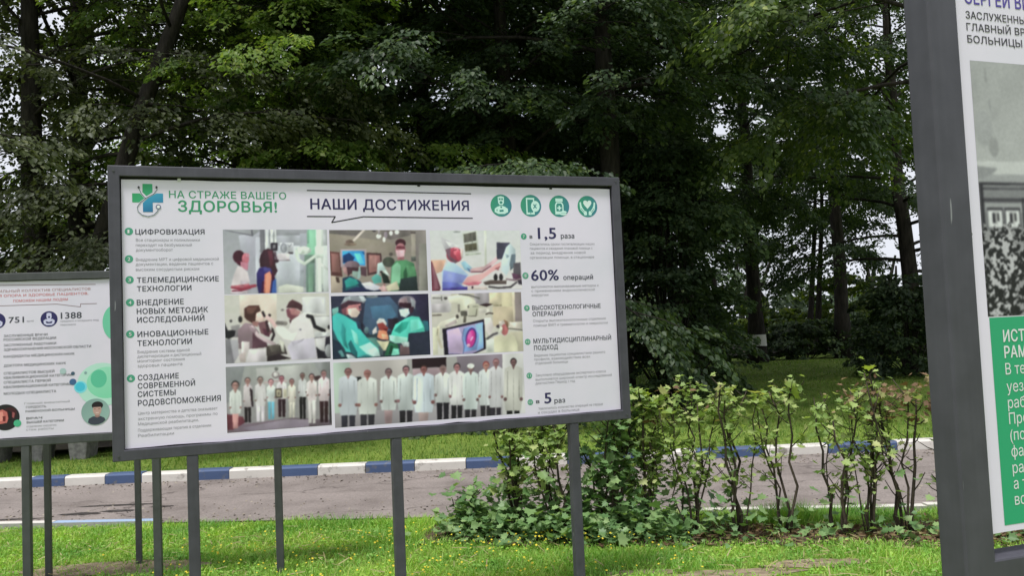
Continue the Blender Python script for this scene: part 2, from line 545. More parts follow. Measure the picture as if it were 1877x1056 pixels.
M_kw = paint_mat('white_kerb_paint', (0.60, 0.57, 0.52), (0.26, 0.24, 0.21))
M_kb = paint_mat('blue_kerb_paint', (0.055, 0.090, 0.185), (0.13, 0.135, 0.15))
mb = MB(); idx = []
rr = random.Random(3)
ends = [-5.739, -5.33, -4.857, -4.423, -3.803, -3.401, -2.838, -2.365, -1.803, -1.228, -.627, -.046, .561, 1.43, 2.069, 2.862, 3.616, 4.427, 5.226]
while ends[0] > -21: ends.insert(0, ends[0] - .55 + rr.uniform(-.05, .05))
while ends[-1] < 33: ends.append(ends[-1] + .78 + rr.uniform(-.05, .05))
k = (len([e for e in ends if e < -5.74])) % 2 + 1
for x, x2 in zip(ends[:-1], ends[1:]):
    L = x2 - x
    y0 = FAR_Y + rr.uniform(-.008, .008); z1 = 0.122 + rr.uniform(-.006, .006)
    nf = len(mb.f)
    mb.add([(x + .004, y0, -.05), (x + L - .004, y0, -.05), (x + L - .004, y0 + .16, -.05), (x + .004, y0 + .16, -.05),
            (x + .004, y0 + .0, z1 - .02), (x + L - .004, y0, z1 - .02), (x + L - .004, y0 + .16, z1), (x + .004, y0 + .16, z1),
            (x + .004, y0 + .02, z1), (x + L - .004, y0 + .02, z1)],
           [(0, 1, 5, 4), (4, 5, 9, 8), (8, 9, 6, 7), (1, 2, 6, 9, 5), (3, 0, 4, 8, 7), (2, 3, 7, 6)])
    idx += [k % 2] * 6
    k += 1
me = mb.mesh('kerb'); me.polygons.foreach_set('material_index', idx)
tag(link('kerb', me, [M_kw, M_kb]), kind='structure')
# near kerb: low, seen from behind, worn paint
M_kl = paint_mat('pale_blue_kerb_paint', (0.30, 0.40, 0.55), (0.4, 0.4, 0.4))
M_kc = paint_mat('bare_kerb_concrete', (0.34, 0.33, 0.31), (0.2, 0.19, 0.18))
mb = MB(); idx = []
x = -16.0; k = 0
while x < 14:
    L = 0.98 if x < -1 else 0.9
    z1 = 0.05 + rr.uniform(-.006, .006)
    if -3.9 < x < .9: z1 = -.02          # sunk under the turf here
    ya, yb = near_kerb_y(x + .004), near_kerb_y(x + L - .004)
    mb.add([(x + .004, ya - .1, -.05), (x + L - .004, yb - .1, -.05), (x + L - .004, yb, -.05), (x + .004, ya, -.05),
            (x + .004, ya - .1, z1), (x + L - .004, yb - .1, z1), (x + L - .004, yb, z1), (x + .004, ya, z1)],
           [(4, 5, 6, 7), (0, 1, 5, 4), (1, 2, 6, 5), (2, 3, 7, 6), (3, 0, 4, 7)])
    c = 1 if k % 3 == 0 and x < 0 else 0
    idx += [c, 2, c, c, c]
    x += L; k += 1
me = mb.mesh('kerb_low'); me.polygons.foreach_set('material_index', idx)
tag(link('kerb_low', me, [M_kw, M_kl, M_kc]), kind='structure')

# bare earth: worn patches in the lawn, leaf litter under the hedge, soil with tree shade in its colour at the far left
M_soil = mottled('dry_earth', (0.15, 0.115, 0.075), (0.30, 0.24, 0.165), 12, 0.95, 0.3, 0.01)
mb = MB()
for cx, cy, rx, ry, sd in ((-2.95, 6.2, .75, .22, 11), (-3.4, 5.95, .5, .12, 12), (1.35, 5.45, .42, .10, 13), (1.9, 5.6, .32, .10, 14), (0.75, 5.55, .25, .07, 15), (-4.6, 7.55, .5, .06, 16)):
    p = blob(cx, cy, rx, ry, .004, sd, 30); mb.add(p, [tuple(range(len(p)))])
tag(mb.obj('soil', M_soil), kind='structure')
M_litter = mottled('leaf_litter_soil', (0.035, 0.026, 0.018), (0.13, 0.085, 0.055), 22, 0.95, 0.4, 0.01)
d = (HEDGE_B - HEDGE_A) / np.linalg.norm(HEDGE_B - HEDGE_A); nn = np.array([-d[1], d[0]])
r = np.random.default_rng(5); lo, hi = [], []
for s in np.linspace(-.35, 4.6, 40):
    p = HEDGE_A + d * s
    lo.append((*(p - nn * (.24 + .12 * r.random())), .008)); hi.append((*(p + nn * (.42 + .12 * r.random())), .008))
mb = MB(); L = len(lo); mb.add(lo + hi, [(i, i + 1, L + i + 1, L + i) for i in range(L - 1)])
tag(mb.obj('hedge_bed', M_litter), kind='structure')
M_shade = mottled('woodland_soil_with_shade', (0.02, 0.017, 0.013), (0.045, 0.04, 0.026), 3, 0.95, 0.6, 0.04)  # dark soil that also carries the shade under the trees in its colour
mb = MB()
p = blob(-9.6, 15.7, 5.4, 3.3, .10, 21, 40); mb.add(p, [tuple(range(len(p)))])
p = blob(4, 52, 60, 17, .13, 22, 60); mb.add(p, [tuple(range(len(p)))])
tag(mb.obj('woodland_floor_with_shade', M_shade), kind='structure')


# ------------------------------------------------------------------ scattered blades and leaves
def scatter(tv, tf, P, X, Y, Z, sc):
    """copies of one small template placed by axes -> (verts, sizes, loops)"""
    tv = np.asarray(tv, np.float32); n, k = len(P), len(tv)
    sc = np.asarray(sc).reshape(n, 1, -1)
    tvs = tv[None] * (sc if sc.shape[2] == 3 else sc)
    V = P[:, None] + tvs[..., :1] * X[:, None] + tvs[..., 1:2] * Y[:, None] + tvs[..., 2:] * Z[:, None]
    fl = np.concatenate([np.asarray(f) for f in tf]); sz = np.array([len(f) for f in tf])
    loops = (np.arange(n)[:, None] * k + fl[None]).ravel()
    return V.reshape(-1, 3), np.tile(sz, n), loops


def unit(a): return a / (np.linalg.norm(a, axis=-1, keepdims=True) + 1e-9)


def join(parts):
    V, Sz, L, b = [], [], [], 0
    for v, s, l in parts:
        V.append(v); Sz.append(s); L.append(l + b); b += len(v)
    return np.concatenate(V), np.concatenate(Sz), np.concatenate(L)


BLADE = [(-.5, 0, 0), (.5, 0, 0), (.38, .12, .55), (-.38, .12, .55), (0, .42, 1)]
BLADE_F = [(0, 1, 2, 3), (3, 2, 4)]


def blades(P, h, wd, rg):
    n = len(P); a = rg.random(n) * 2 * math.pi
    X = np.stack([np.cos(a), np.sin(a), np.zeros(n)], 1); Y = np.stack([-np.sin(a), np.cos(a), np.zeros(n)], 1)
    Z = unit(np.stack([rg.normal(0, .5, n), rg.normal(0, .5, n), np.ones(n)], 1))
    return scatter(BLADE, BLADE_F, P, X, Y, Z, np.stack([wd, h * (0.3 + 1.2 * rg.random(n)), h], 1))


rg = np.random.default_rng(11)
M_grass = leaf_mat('grass_blade', [(0.0, (0.19, 0.41, 0.07)), (0.45, (0.27, 0.52, 0.095)), (0.8, (0.36, 0.56, 0.13)), (1.0, (0.46, 0.54, 0.20))],
                   0.35, 0.6, 1.2, patch=(1.7, (0.62, 0.74, 0.70), (1.28, 1.12, 0.95)))
n = 170000
x = rg.uniform(-5.2, 4.6, n); y = rg.uniform(4.3, 8.2, n)
dens = 0.35 + 0.9 * vnoise(x * 1.6 + 20, y * 1.6, 31)
for cx, cy, rx, ry in ((-2.95, 6.2, .7, .2), (-3.4, 5.95, .45, .11), (1.35, 5.45, .5, .12), (1.9, 5.6, .3, .09), (.75, 5.55, .22, .06)):
    dens = np.where(((x - cx) / rx) ** 2 + ((y - cy) / ry) ** 2 < 1, dens * .18, dens)
hs = (np.stack([x, y], 1) - HEDGE_A) @ nn
hu = (np.stack([x, y], 1) - HEDGE_A) @ d
dens = np.where((hs > -.22) & (hs < .42) & (hu > -.3), dens * .10, dens)
keep = (rg.random(n) < dens) & (y < near_kerb_y(x) - .1)
x, y = x[keep], y[keep]; n = len(x)
h = 0.022 + 0.055 * rg.random(n) * (0.25 + 1.3 * vnoise(x * 2.6, y * 3.4, 8) ** 1.5)
edge = near_kerb_y(x) - y
h = np.where((edge < .35) & (x > -2.9), h * 1.7, h)
parts = [blades(np.stack([x, y, np.zeros(n)], 1), h, 0.0045 + .004 * rg.random(n), rg)]
# broad little weed leaves (clover, plantain) between the blades
k = 16000; i = rg.integers(0, n, k)
P = np.stack([x[i], y[i], 0.012 + 0.03 * rg.random(k)], 1)
Z = unit(np.stack([rg.normal(0, .35, k), rg.normal(0, .35, k), np.ones(k)], 1)); a = rg.random(k) * 6.283
X = unit(np.cross(np.stack([np.cos(a), np.sin(a), 0 * a], 1), Z)); Y = np.cross(Z, X)
KITE = [(0, -.5, 0), (.32, .05, .06), (0, .5, -.05), (-.32, .05, .06)]
parts.append(scatter(KITE, [(0, 1, 2, 3)], P, X, Y, Z, 0.015 + .02 * rg.random(k)))
tag(link('lawn_grass', np_mesh('lawn_grass', *join(parts)), M_grass), kind='stuff')

# the lawn beyond the road
M_grass_far = leaf_mat('far_grass_blade', [(0.0, (0.12, 0.25, 0.04)), (0.6, (0.17, 0.31, 0.05)), (1.0, (0.26, 0.32, 0.09))], 0.3, 0.65, 1.1,
                       patch=(0.5, (0.7, 0.75, 0.75), (1.2, 1.1, 0.9)))
n = 90000
y = 10.16 + 21 * rg.random(n) ** 1.9; x = (rg.random(n) - .5) * (y * 1.35 + 4)
keep = ~(((x + 9.6) / 5.2) ** 2 + ((y - 15.7) / 3.2) ** 2 < 1)
x, y = x[keep], y[keep]; n = len(x)
z = np.where(y > 12, 0.18 * (vnoise(x / 5 + 9, y / 5 + 3, 5) - .5) * np.clip((y - 12) / 6, 0, 1), 0) - .01
tag(link('far_lawn_grass', np_mesh('far_lawn_grass', *blades(np.stack([x, y, z], 1), 0.04 + .05 * rg.random(n), (0.006 + .004 * rg.random(n)) * (y / 9), rg)), M_grass_far), kind='stuff')

# small yellow flowers in the lawn
k = 520
x = np.concatenate([rg.normal(-.9, .9, 200), rg.uniform(-2.6, 1.2, 220), rg.normal(.2, .35, 100)]); y = np.concatenate([rg.uniform(5.4, 6.9, 420), rg.normal(6.35, .12, 100)])
keep = y < near_kerb_y(x) - .12; x, y = x[keep], y[keep]; k = len(x)
ck = [(math.cos(a) * (.5 if i % 2 else .3), math.sin(a) * (.5 if i % 2 else .3), 0.05 if i % 2 else -.02) for i, a in enumerate(np.linspace(0, 6.283, 11)[:-1])]
P = np.stack([x, y, 0.05 + .05 * rg.random(k)], 1); Z = unit(np.stack([rg.normal(0, .3, k), rg.normal(-.25, .3, k), np.ones(k)], 1))
X = unit(np.cross(np.tile([[0.3, 1, 0]], (k, 1)), Z)); Y = np.cross(Z, X)
tag(link('lawn_flowers', np_mesh('lawn_flowers', *scatter(ck, [tuple(range(10))], P, X, Y, Z, .012 + .01 * rg.random(k))), plain('yellow_petal', (0.62, 0.50, 0.04), .7)), kind='stuff')

# dry stalks and clippings lying in the turf, and crumbs of stone and leaf on the road
k = 2600; x = rg.uniform(-4.6, 4.2, k); y = rg.uniform(5.0, 7.6, k); keep = (y < near_kerb_y(x) - .1) & (rg.random(k) < vnoise(x * 1.1 + 5, y * 1.5, 91) * 1.2); x, y = x[keep], y[keep]; k = len(x)
a = rg.random(k) * 6.283; X = np.stack([np.cos(a), np.sin(a), rg.normal(0, .2, k)], 1); X = unit(X); Z = unit(np.stack([rg.normal(0, .3, k), rg.normal(0, .3, k), np.ones(k)], 1)); Y = unit(np.cross(Z, X))
tag(link('dry_clippings', np_mesh('dry_clippings', *scatter([(-.5, -.04, 0), (.5, -.03, .02), (.5, .03, .02), (-.5, .04, 0)], [(0, 1, 2, 3)], np.stack([x, y, .02 + .03 * rg.random(k)], 1), X, Y, Z, .05 + .06 * rg.random(k))), leaf_mat('straw', [(0, (.26, .21, .10)), (1, (.46, .40, .22))], .2, .8, 1.0)), kind='stuff')
k = 2600; x = rg.uniform(-7, 6, k); v = rg.random(k) ** 2; y = np.where(rg.random(k) < .5, near_kerb_y(x) + .02 + v * .9, FAR_Y - .02 - v * .6)
Z = unit(np.stack([rg.normal(0, .5, k), rg.normal(0, .5, k), np.ones(k)], 1)); X = unit(np.cross(np.tile([[0.2, 1, 0]], (k, 1)), Z)); Y = np.cross(Z, X)
tag(link('road_litter', np_mesh('road_litter', *scatter([(-.5, -.4, 0), (.4, -.5, 0), (.5, .35, 0), (-.3, .5, 0), (0, 0, .4)], [(0, 1, 4), (1, 2, 4), (2, 3, 4), (3, 0, 4)], np.stack([x, y, np.full(k, .013)], 1), X, Y, Z, .008 + .022 * rg.random(k) ** 2)), leaf_mat('grit_and_leaf_crumbs', [(0, (.05, .04, .03)), (.5, (.16, .13, .10)), (1, (.34, .30, .24))], 0.0, .9)), kind='stuff')

# ------------------------------------------------------------------ trees
def bark_mat(name, c0, c1):
    m, t, b = new_mat(name)
    tcn = t.nodes.new('ShaderNodeTexCoord'); mp = N(t, 'ShaderNodeMapping'); mp.inputs['Scale'].default_value = (9, 9, 1.6)
    n = N(t, 'ShaderNodeTexNoise', Scale=1.6, Detail=6, Roughness=0.65)
    t.links.new(tcn.outputs['Object'], mp.inputs['Vector']); t.links.new(mp.outputs[0], n.inputs['Vector'])
    t.links.new(ramp(t, n.outputs['Fac'], [(0.35, c0), (0.65, c1)]), b.inputs['Base Color'])
    b.inputs['Roughness'].default_value = 0.9; b.inputs['Specular IOR Level'].default_value = 0.15
    bump(t, b, n.outputs['Fac'], 0.9, 0.04)
    return m


M_bark = bark_mat('dark_bark', (0.014, 0.012, 0.011), (0.045, 0.039, 0.034))
M_lime = plain('limewash_paint', (0.55, 0.54, 0.50), 0.85)
LEAF = {
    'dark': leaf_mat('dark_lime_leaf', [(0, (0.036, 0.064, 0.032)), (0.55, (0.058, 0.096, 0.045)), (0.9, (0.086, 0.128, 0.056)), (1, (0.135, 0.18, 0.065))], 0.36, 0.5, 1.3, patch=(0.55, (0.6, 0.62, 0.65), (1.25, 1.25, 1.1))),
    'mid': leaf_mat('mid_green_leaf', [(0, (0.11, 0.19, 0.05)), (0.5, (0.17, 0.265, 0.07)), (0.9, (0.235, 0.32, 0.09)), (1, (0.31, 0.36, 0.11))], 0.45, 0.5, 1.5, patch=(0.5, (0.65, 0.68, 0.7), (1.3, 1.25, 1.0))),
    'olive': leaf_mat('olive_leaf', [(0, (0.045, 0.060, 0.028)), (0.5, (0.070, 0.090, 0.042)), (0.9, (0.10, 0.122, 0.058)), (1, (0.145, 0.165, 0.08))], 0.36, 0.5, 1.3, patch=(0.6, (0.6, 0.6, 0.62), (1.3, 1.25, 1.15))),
    'shade': leaf_mat('shade_toned_maple_leaf', [(0, (0.045, 0.080, 0.026)), (0.5, (0.075, 0.120, 0.036)), (0.92, (0.11, 0.155, 0.05)), (1, (0.24, 0.29, 0.08))], 0.4, 0.5, 1.4, patch=(0.7, (0.5, 0.52, 0.5), (1.5, 1.45, 1.2))),  # darker copy of the mid green, shade put into the leaf colour
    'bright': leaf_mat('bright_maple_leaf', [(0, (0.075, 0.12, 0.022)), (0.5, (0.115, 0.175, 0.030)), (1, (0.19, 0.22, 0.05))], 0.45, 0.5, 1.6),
}
TLEAF = [(0, 0, 0), (.30, .22, .07), (.34, .52, .05), (0, 1.0, -.10), (-.34, .52, .05), (-.30, .22, .07)]
TLEAF_F = [(0, 1, 2, 3), (0, 3, 4, 5)]


def spray_leaves(rg, base, dirv, L, W, nleaf, size, droop):
    """one drooping fan of leaves on a twig -> positions and axes"""
    s = rg.random(nleaf) ** 0.7
    side = np.cross(dirv, (0, 0, 1.0)); side = side / (np.linalg.norm(side) + 1e-6)
    up = np.cross(side, dirv)
    sw = (rg.random(nleaf) - .5) * 2
    wid = W * np.sqrt(np.clip(1 - (s - .35) ** 2 / .5, .05, 1))
    P = base + dirv * (s * L)[:, None] + side * (sw * wid)[:, None] + up * (rg.normal(0, .045, nleaf))[:, None]
    P[:, 2] -= droop * s * s * L + np.abs(sw) * wid * .25
    # leaf blade points outward from the twig and hangs; its face looks up
    Y = unit(dirv * (0.5 + .5 * rg.random(nleaf))[:, None] + side * (sw * .9 + rg.normal(0, .3, nleaf))[:, None] + np.array([0, 0, -1.0]) * (0.35 + .35 * rg.random(nleaf))[:, None])
    Zr = np.array([0, 0, 1.0]) + rg.normal(0, .38, (nleaf, 3))
    X = unit(np.cross(Y, Zr)); Z = np.cross(X, Y)
    return P, X, Y, Z, size * (0.65 + .7 * rg.random(nleaf))


def make_tree(seed, H, r0, spread, first, nlimb, lean=(0, 0), curve=0.0, leaf=.13, nleaf=46, secs=6, fill=1.0, skirt=0):
    """tapered trunk with limbs, and a crown of leaf sprays -> (trunk mesh, crown mesh)"""
    rg = np.random.default_rng(seed)
    mb = MB(); P_, X_, Y_, Z_, S_ = [], [], [], [], []
    t = np.linspace(0, 1, 12)
    wob = np.cumsum(rg.normal(0, .035, (12, 2)), 0) * H * .08; wob -= wob[0]
    tp = np.stack([lean[0] * H * (t + curve * t * t) + wob[:, 0], lean[1] * H * t + wob[:, 1], H * t], 1); tp[0, 2] = -.25
    tr = r0 * (1 - .88 * t) * (1 + .5 * np.exp(-t * H / .35))
    mb.tube(tp, tr, 12)
    at = lambda z: np.array([np.interp(z / H, t, tp[:, 0]), np.interp(z / H, t, tp[:, 1]), z])
    for i in range(nlimb):
        f = (i + rg.random() * .8) / nlimb
        z = first + (H * .93 - first) * f ** 1.05
        az = i * 2.399 + rg.normal(0, .35)
        prof = (0.55 + .45 * math.sin(math.pi * min(1, .15 + f * .85))) * (1 - .55 * f ** 3)
        L = spread * prof * rg.uniform(.75, 1.15)
        el = math.radians(10 + 45 * f + rg.normal(0, 7)); b = at(z)
        pts = [b]; dv = np.array([math.cos(az) * math.cos(el), math.sin(az) * math.cos(el), math.sin(el)])
        for k in range(1, 7):
            dv = unit(dv + np.array([rg.normal(0, .09), rg.normal(0, .09), -.10 + .04 * f]))
            pts.append(pts[-1] + dv * L / 6)
        pts = np.array(pts); rl = max(.016, r0 * (1 - .85 * z / H) * .26)
        mb.tube(pts, np.linspace(rl, .010, 7), 6)
        for sidx in range(secs):
            u = .28 + .72 * (sidx + rg.random()) / secs
            q = u * 6; k = min(5, int(q)); p = pts[k] + (pts[k + 1] - pts[k]) * (q - k)
            ld = unit(pts[k + 1] - pts[k]); sgn = 1 if sidx % 2 else -1; ang = sgn * rg.uniform(.5, 1.1)
            d2 = np.array([ld[0] * math.cos(ang) - ld[1] * math.sin(ang), ld[0] * math.sin(ang) + ld[1] * math.cos(ang), ld[2] * .4 - .05]); d2 = unit(d2)
            L2 = L * rg.uniform(.2, .38) * (1.2 - .4 * u) + .25
            e = p + d2 * L2 - np.array([0, 0, .12 * L2])
            mb.tube([p, (p + e) / 2 + np.array([0, 0, .04]), e], [.014, .010, .006], 4, cap=False)
            for v in (.35, .7, 1.0):
                if rg.random() > fill: continue
                bb = p + (e - p) * v; dd = unit(d2 + rg.normal(0, .35, 3) * np.array([1, 1, .5]))
                for arr, val in zip((P_, X_, Y_, Z_, S_), spray_leaves(rg, bb - dd * .1, dd, rg.uniform(.6, 1.15), rg.uniform(.22, .42), int(nleaf * rg.uniform(.6, 1.3)), leaf, rg.uniform(.2, .7))): arr.append(val)
        for v in (.8, .93, 1.0):
            bb = pts[-1] * v + pts[3] * (1 - v)
            for arr, val in zip((P_, X_, Y_, Z_, S_), spray_leaves(rg, bb, unit(dv + rg.normal(0, .3, 3)), rg.uniform(.7, 1.2), rg.uniform(.3, .45), nleaf, leaf, .5)): arr.append(val)
    for i in range(skirt):                  # twigs sprouting from the trunk itself
        z = first * .6 + (H * .75 - first * .6) * rg.random(); a = rg.random() * 6.283
        dd = unit(np.array([math.cos(a), math.sin(a), rg.uniform(-.1, .4)])); b = at(z) + dd * rg.uniform(.25, 1.1)
        for arr, val in zip((P_, X_, Y_, Z_, S_), spray_leaves(rg, b, dd, rg.uniform(.6, 1.1), rg.uniform(.25, .42), nleaf, leaf, rg.uniform(.4, .9))): arr.append(val)
    cr = scatter(TLEAF, TLEAF_F, np.concatenate(P_), np.concatenate(X_), np.concatenate(Y_), np.concatenate(Z_), np.concatenate(S_))
    return mb.mesh('trunk', True), np_mesh('crown', *cr)


def tree(meshes, leaf, loc, rz, sc, name, label, group='old park trees behind the signs', zs=None):
    root = empty(name, loc, math.radians(rz)); root.scale = (sc, sc, zs or sc)
    tag(root, label, 'tree', group)
    for nm, me, mat in (('trunk', meshes[0], M_bark), ('crown', meshes[1], LEAF[leaf])):
        o = bpy.data.objects.new(nm, me); C.objects.link(o); o.parent = root
        if not me.materials: me.materials.append(mat)
        elif me.materials[0] != mat:
            o.material_slots[0].link = 'OBJECT'; o.material_slots[0].material = mat
    return root


T_old = make_tree(1, 16, .30, 5.2, 3.2, 36, leaf=.095, nleaf=105, skirt=120)
T_low = make_tree(2, 15, .24, 4.8, 1.6, 40, leaf=.095, nleaf=110, skirt=220)
T_airy = make_tree(3, 15, .26, 4.6, 2.6, 34, leaf=.085, nleaf=92, secs=6, fill=.82, skirt=60)
T_lean = make_tree(4, 15, .20, 4.2, 3.4, 30, lean=(.30, .05), curve=.25, leaf=.085, nleaf=92, secs=6, fill=.85, skirt=30)
T_tall = make_tree(5, 19, .25, 5.2, 5.4, 32, leaf=.10, nleaf=90)
T_slim = make_tree(6, 11, .13, 2.4, 4.4, 16, lean=(.10, 0), leaf=.11, nleaf=50, secs=4)

#      mesh    leaf    x      y     rz  scale  name       label
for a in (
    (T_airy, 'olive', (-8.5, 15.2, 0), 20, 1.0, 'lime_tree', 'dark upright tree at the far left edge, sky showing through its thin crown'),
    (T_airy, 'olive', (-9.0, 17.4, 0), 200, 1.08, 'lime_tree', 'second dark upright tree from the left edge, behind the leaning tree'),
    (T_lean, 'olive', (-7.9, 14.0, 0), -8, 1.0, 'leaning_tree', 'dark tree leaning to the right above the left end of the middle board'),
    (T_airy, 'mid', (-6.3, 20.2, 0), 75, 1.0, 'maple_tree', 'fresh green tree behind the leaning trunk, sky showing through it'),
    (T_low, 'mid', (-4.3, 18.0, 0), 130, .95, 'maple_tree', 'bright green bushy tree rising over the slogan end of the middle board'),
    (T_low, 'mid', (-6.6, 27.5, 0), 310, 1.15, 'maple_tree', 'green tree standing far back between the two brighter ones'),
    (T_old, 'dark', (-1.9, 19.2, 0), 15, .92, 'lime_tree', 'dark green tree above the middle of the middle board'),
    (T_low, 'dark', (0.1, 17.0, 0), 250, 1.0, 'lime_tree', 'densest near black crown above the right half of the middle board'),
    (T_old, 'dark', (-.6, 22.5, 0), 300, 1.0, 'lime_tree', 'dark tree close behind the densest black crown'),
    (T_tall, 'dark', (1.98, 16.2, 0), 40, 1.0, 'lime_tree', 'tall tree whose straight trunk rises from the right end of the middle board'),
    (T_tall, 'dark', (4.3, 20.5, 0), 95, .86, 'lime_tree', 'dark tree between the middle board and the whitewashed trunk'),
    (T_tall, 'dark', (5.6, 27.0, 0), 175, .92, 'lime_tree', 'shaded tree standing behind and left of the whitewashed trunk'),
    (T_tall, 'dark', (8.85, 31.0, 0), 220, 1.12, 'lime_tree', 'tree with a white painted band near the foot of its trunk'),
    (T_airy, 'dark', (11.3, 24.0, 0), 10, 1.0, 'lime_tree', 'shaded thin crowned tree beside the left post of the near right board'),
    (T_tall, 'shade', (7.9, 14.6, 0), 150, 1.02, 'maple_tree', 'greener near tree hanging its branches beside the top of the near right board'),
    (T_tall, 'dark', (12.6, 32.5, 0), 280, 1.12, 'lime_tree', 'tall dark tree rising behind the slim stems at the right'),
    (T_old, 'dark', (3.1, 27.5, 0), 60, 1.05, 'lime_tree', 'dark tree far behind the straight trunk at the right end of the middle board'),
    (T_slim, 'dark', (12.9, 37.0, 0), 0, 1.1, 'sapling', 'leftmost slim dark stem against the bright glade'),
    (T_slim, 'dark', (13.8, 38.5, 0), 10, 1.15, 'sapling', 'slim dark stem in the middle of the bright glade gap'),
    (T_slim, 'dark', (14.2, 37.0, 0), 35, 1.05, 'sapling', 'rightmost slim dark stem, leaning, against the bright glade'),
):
    tree(a[0], a[1], a[2], a[3], a[4], a[5], a[6])
# white painted band round the foot of the far trunk: a part of that tree
far_tree = next(o for o in bpy.data.objects if o.get('label', '').startswith('tree with a white painted'))
mb = MB(); mb.tube([(0.01, 0, .60), (0.0, 0, .80), (0, 0, .97)], [.335, .322, .312], 20, cap=False)
mb.obj('painted_band', M_lime, far_tree, smooth=True)


def bush(seed, loc, rx, ry, h, nspray, leaf, size, label, name='bush', group='bushes under the trees', nl=40):
    rg = np.random.default_rng(seed); A = [[], [], [], [], []]; mb = MB()
    for i in range(nspray):
        a = rg.random() * 6.283; rr_ = math.sqrt(rg.random()); z = h * rg.random() ** .8
        k = math.sqrt(max(.05, 1 - (z / h) ** 2))
        p = np.array([rx * rr_ * k * math.cos(a), ry * rr_ * k * math.sin(a), z + .05]); dd = unit(np.array([math.cos(a), math.sin(a), .15]) + rg.normal(0, .4, 3))
        for arr, val in zip(A, spray_leaves(rg, p, dd, rg.uniform(.35, .8) * min(1, h), rg.uniform(.18, .32), int(nl * rg.uniform(.6, 1.3)), size, .4)): arr.append(val)
        if i % 5 == 0: mb.tube([(p[0] * .1, p[1] * .1, -.05), (p[0] * .6, p[1] * .6, z * .6), tuple(p)], [.02, .014, .006], 5, cap=False)
    root = empty(name, loc); tag(root, label, 'bush', group)
    link('crown', np_mesh('crown', *scatter(TLEAF, TLEAF_F, *[np.concatenate(q) for q in A])), LEAF[leaf], root)
    mb.obj('stem', M_bark, root, smooth=True)


bush(31, (16.0, 40.0, 0), 3.2, 2.0, 3.6, 130, 'bright', .22, 'sunlit bright green bush in the glade at the right')
bush(32, (12.6, 42.0, 0), 2.6, 1.6, 2.4, 70, 'bright', .22, 'small bright bush showing between the slim stems')
for i_, (bx, by, brx, lb) in enumerate(((7.2, 33.6, 2.0, 'added low dark bush left of the whitewashed trunk, far under the trees'), (11.4, 33.2, 2.2, 'added low dark bush right of the whitewashed trunk'), (14.6, 34.0, 2.2, 'added low dark bush in front of the sunlit green bush'), (17.6, 34.5, 2.2, 'added low dark bush farthest right, by the post of the near right board'))):
    bush(40 + i_, (bx, by, 0), brx, 1.0, 1.5, 110, 'dark', .15, lb, nl=50)  # low row added to darken the lit foot of the far wood
bush(37, (10.4, 22.3, 0), 1.3, 1.0, 2.6, 150, 'dark', .11, 'added dark bush at the foot of the thin crowned tree by the near right board', nl=70)  # added to cover the bright lawn here with a dark mass
bush(33, (-8.6, 14.8, 0), 1.6, 1.0, 2.2, 90, 'dark', .12, 'dark bush in the shade at the far left, behind the bench')
bush(34, (-6.4, 15.8, 0), 1.5, 1.0, 2.0, 80, 'dark', .12, 'dark bush right of the bench under the leaning tree')
bush(35, (3.05, 16.6, 0), 1.25, 1.0, 5.2, 330, 'dark', .095, 'tall dark clump of hanging branches against the straight trunk, right of the middle board', nl=80)  # stands for branches hanging from the tree, built like a bush
bush(36, (4.2, 20.0, 0), 1.1, .9, 2.2, 100, 'dark', .10, 'smaller dark bush left of the whitewashed trunk', nl=70)

# the far wood that closes the view: one mass of foliage and trunks
rg = np.random.default_rng(77); A = [[], [], [], [], []]; mb = MB()
for i in range(2300):
    az = rg.uniform(-.72, .72); R_ = rg.uniform(43, 60); xx, yy = R_ * math.tan(az), R_
    u = rg.random()
    gap = vnoise(np.array([[xx / 5 + 30]]), np.array([[yy / 9]]), 12)[0, 0]
    top = 3.6 + 8 * gap if az < -.12 else 9 + 6 * gap
    if .30 < az < .50: top = 2.2 + 2.2 * gap
    z = top * u
    dd = unit(np.array([rg.normal(0, 1), -1 + rg.normal(0, .6), .1]))
    for arr, val in zip(A, spray_leaves(rg, np.array([xx, yy, z + .3]), dd, rg.uniform(1.2, 2.4), rg.uniform(.6, 1.1), 34, .34, .5)): arr.append(val)
for i in range(70):
    az = rg.uniform(-.7, .7); yy = rg.uniform(42, 58); xx = yy * math.tan(az); hh = rg.uniform(5, 9)
    if .30 < az < .50: hh *= .6
    mb.tube([(xx, yy, -.2), (xx + rg.normal(0, .3), yy, hh * .5), (xx + rg.normal(0, .7), yy, hh)], [.22, .16, .06], 6, cap=False)
parts = [scatter(TLEAF, TLEAF_F, *[np.concatenate(q) for q in A])]
nleafpoly = len(parts[0][1])
parts.append((np.array(mb.v), np.array([len(f) for f in mb.f]), np.concatenate([np.array(f) for f in mb.f])))
V_, S_, L_ = join(parts)
tag(link('far_woods', np_mesh('far_woods', V_, S_, L_, matidx=np.r_[np.zeros(nleafpoly), np.ones(len(S_) - nleafpoly)]), [LEAF['dark'], M_bark]), kind='stuff')

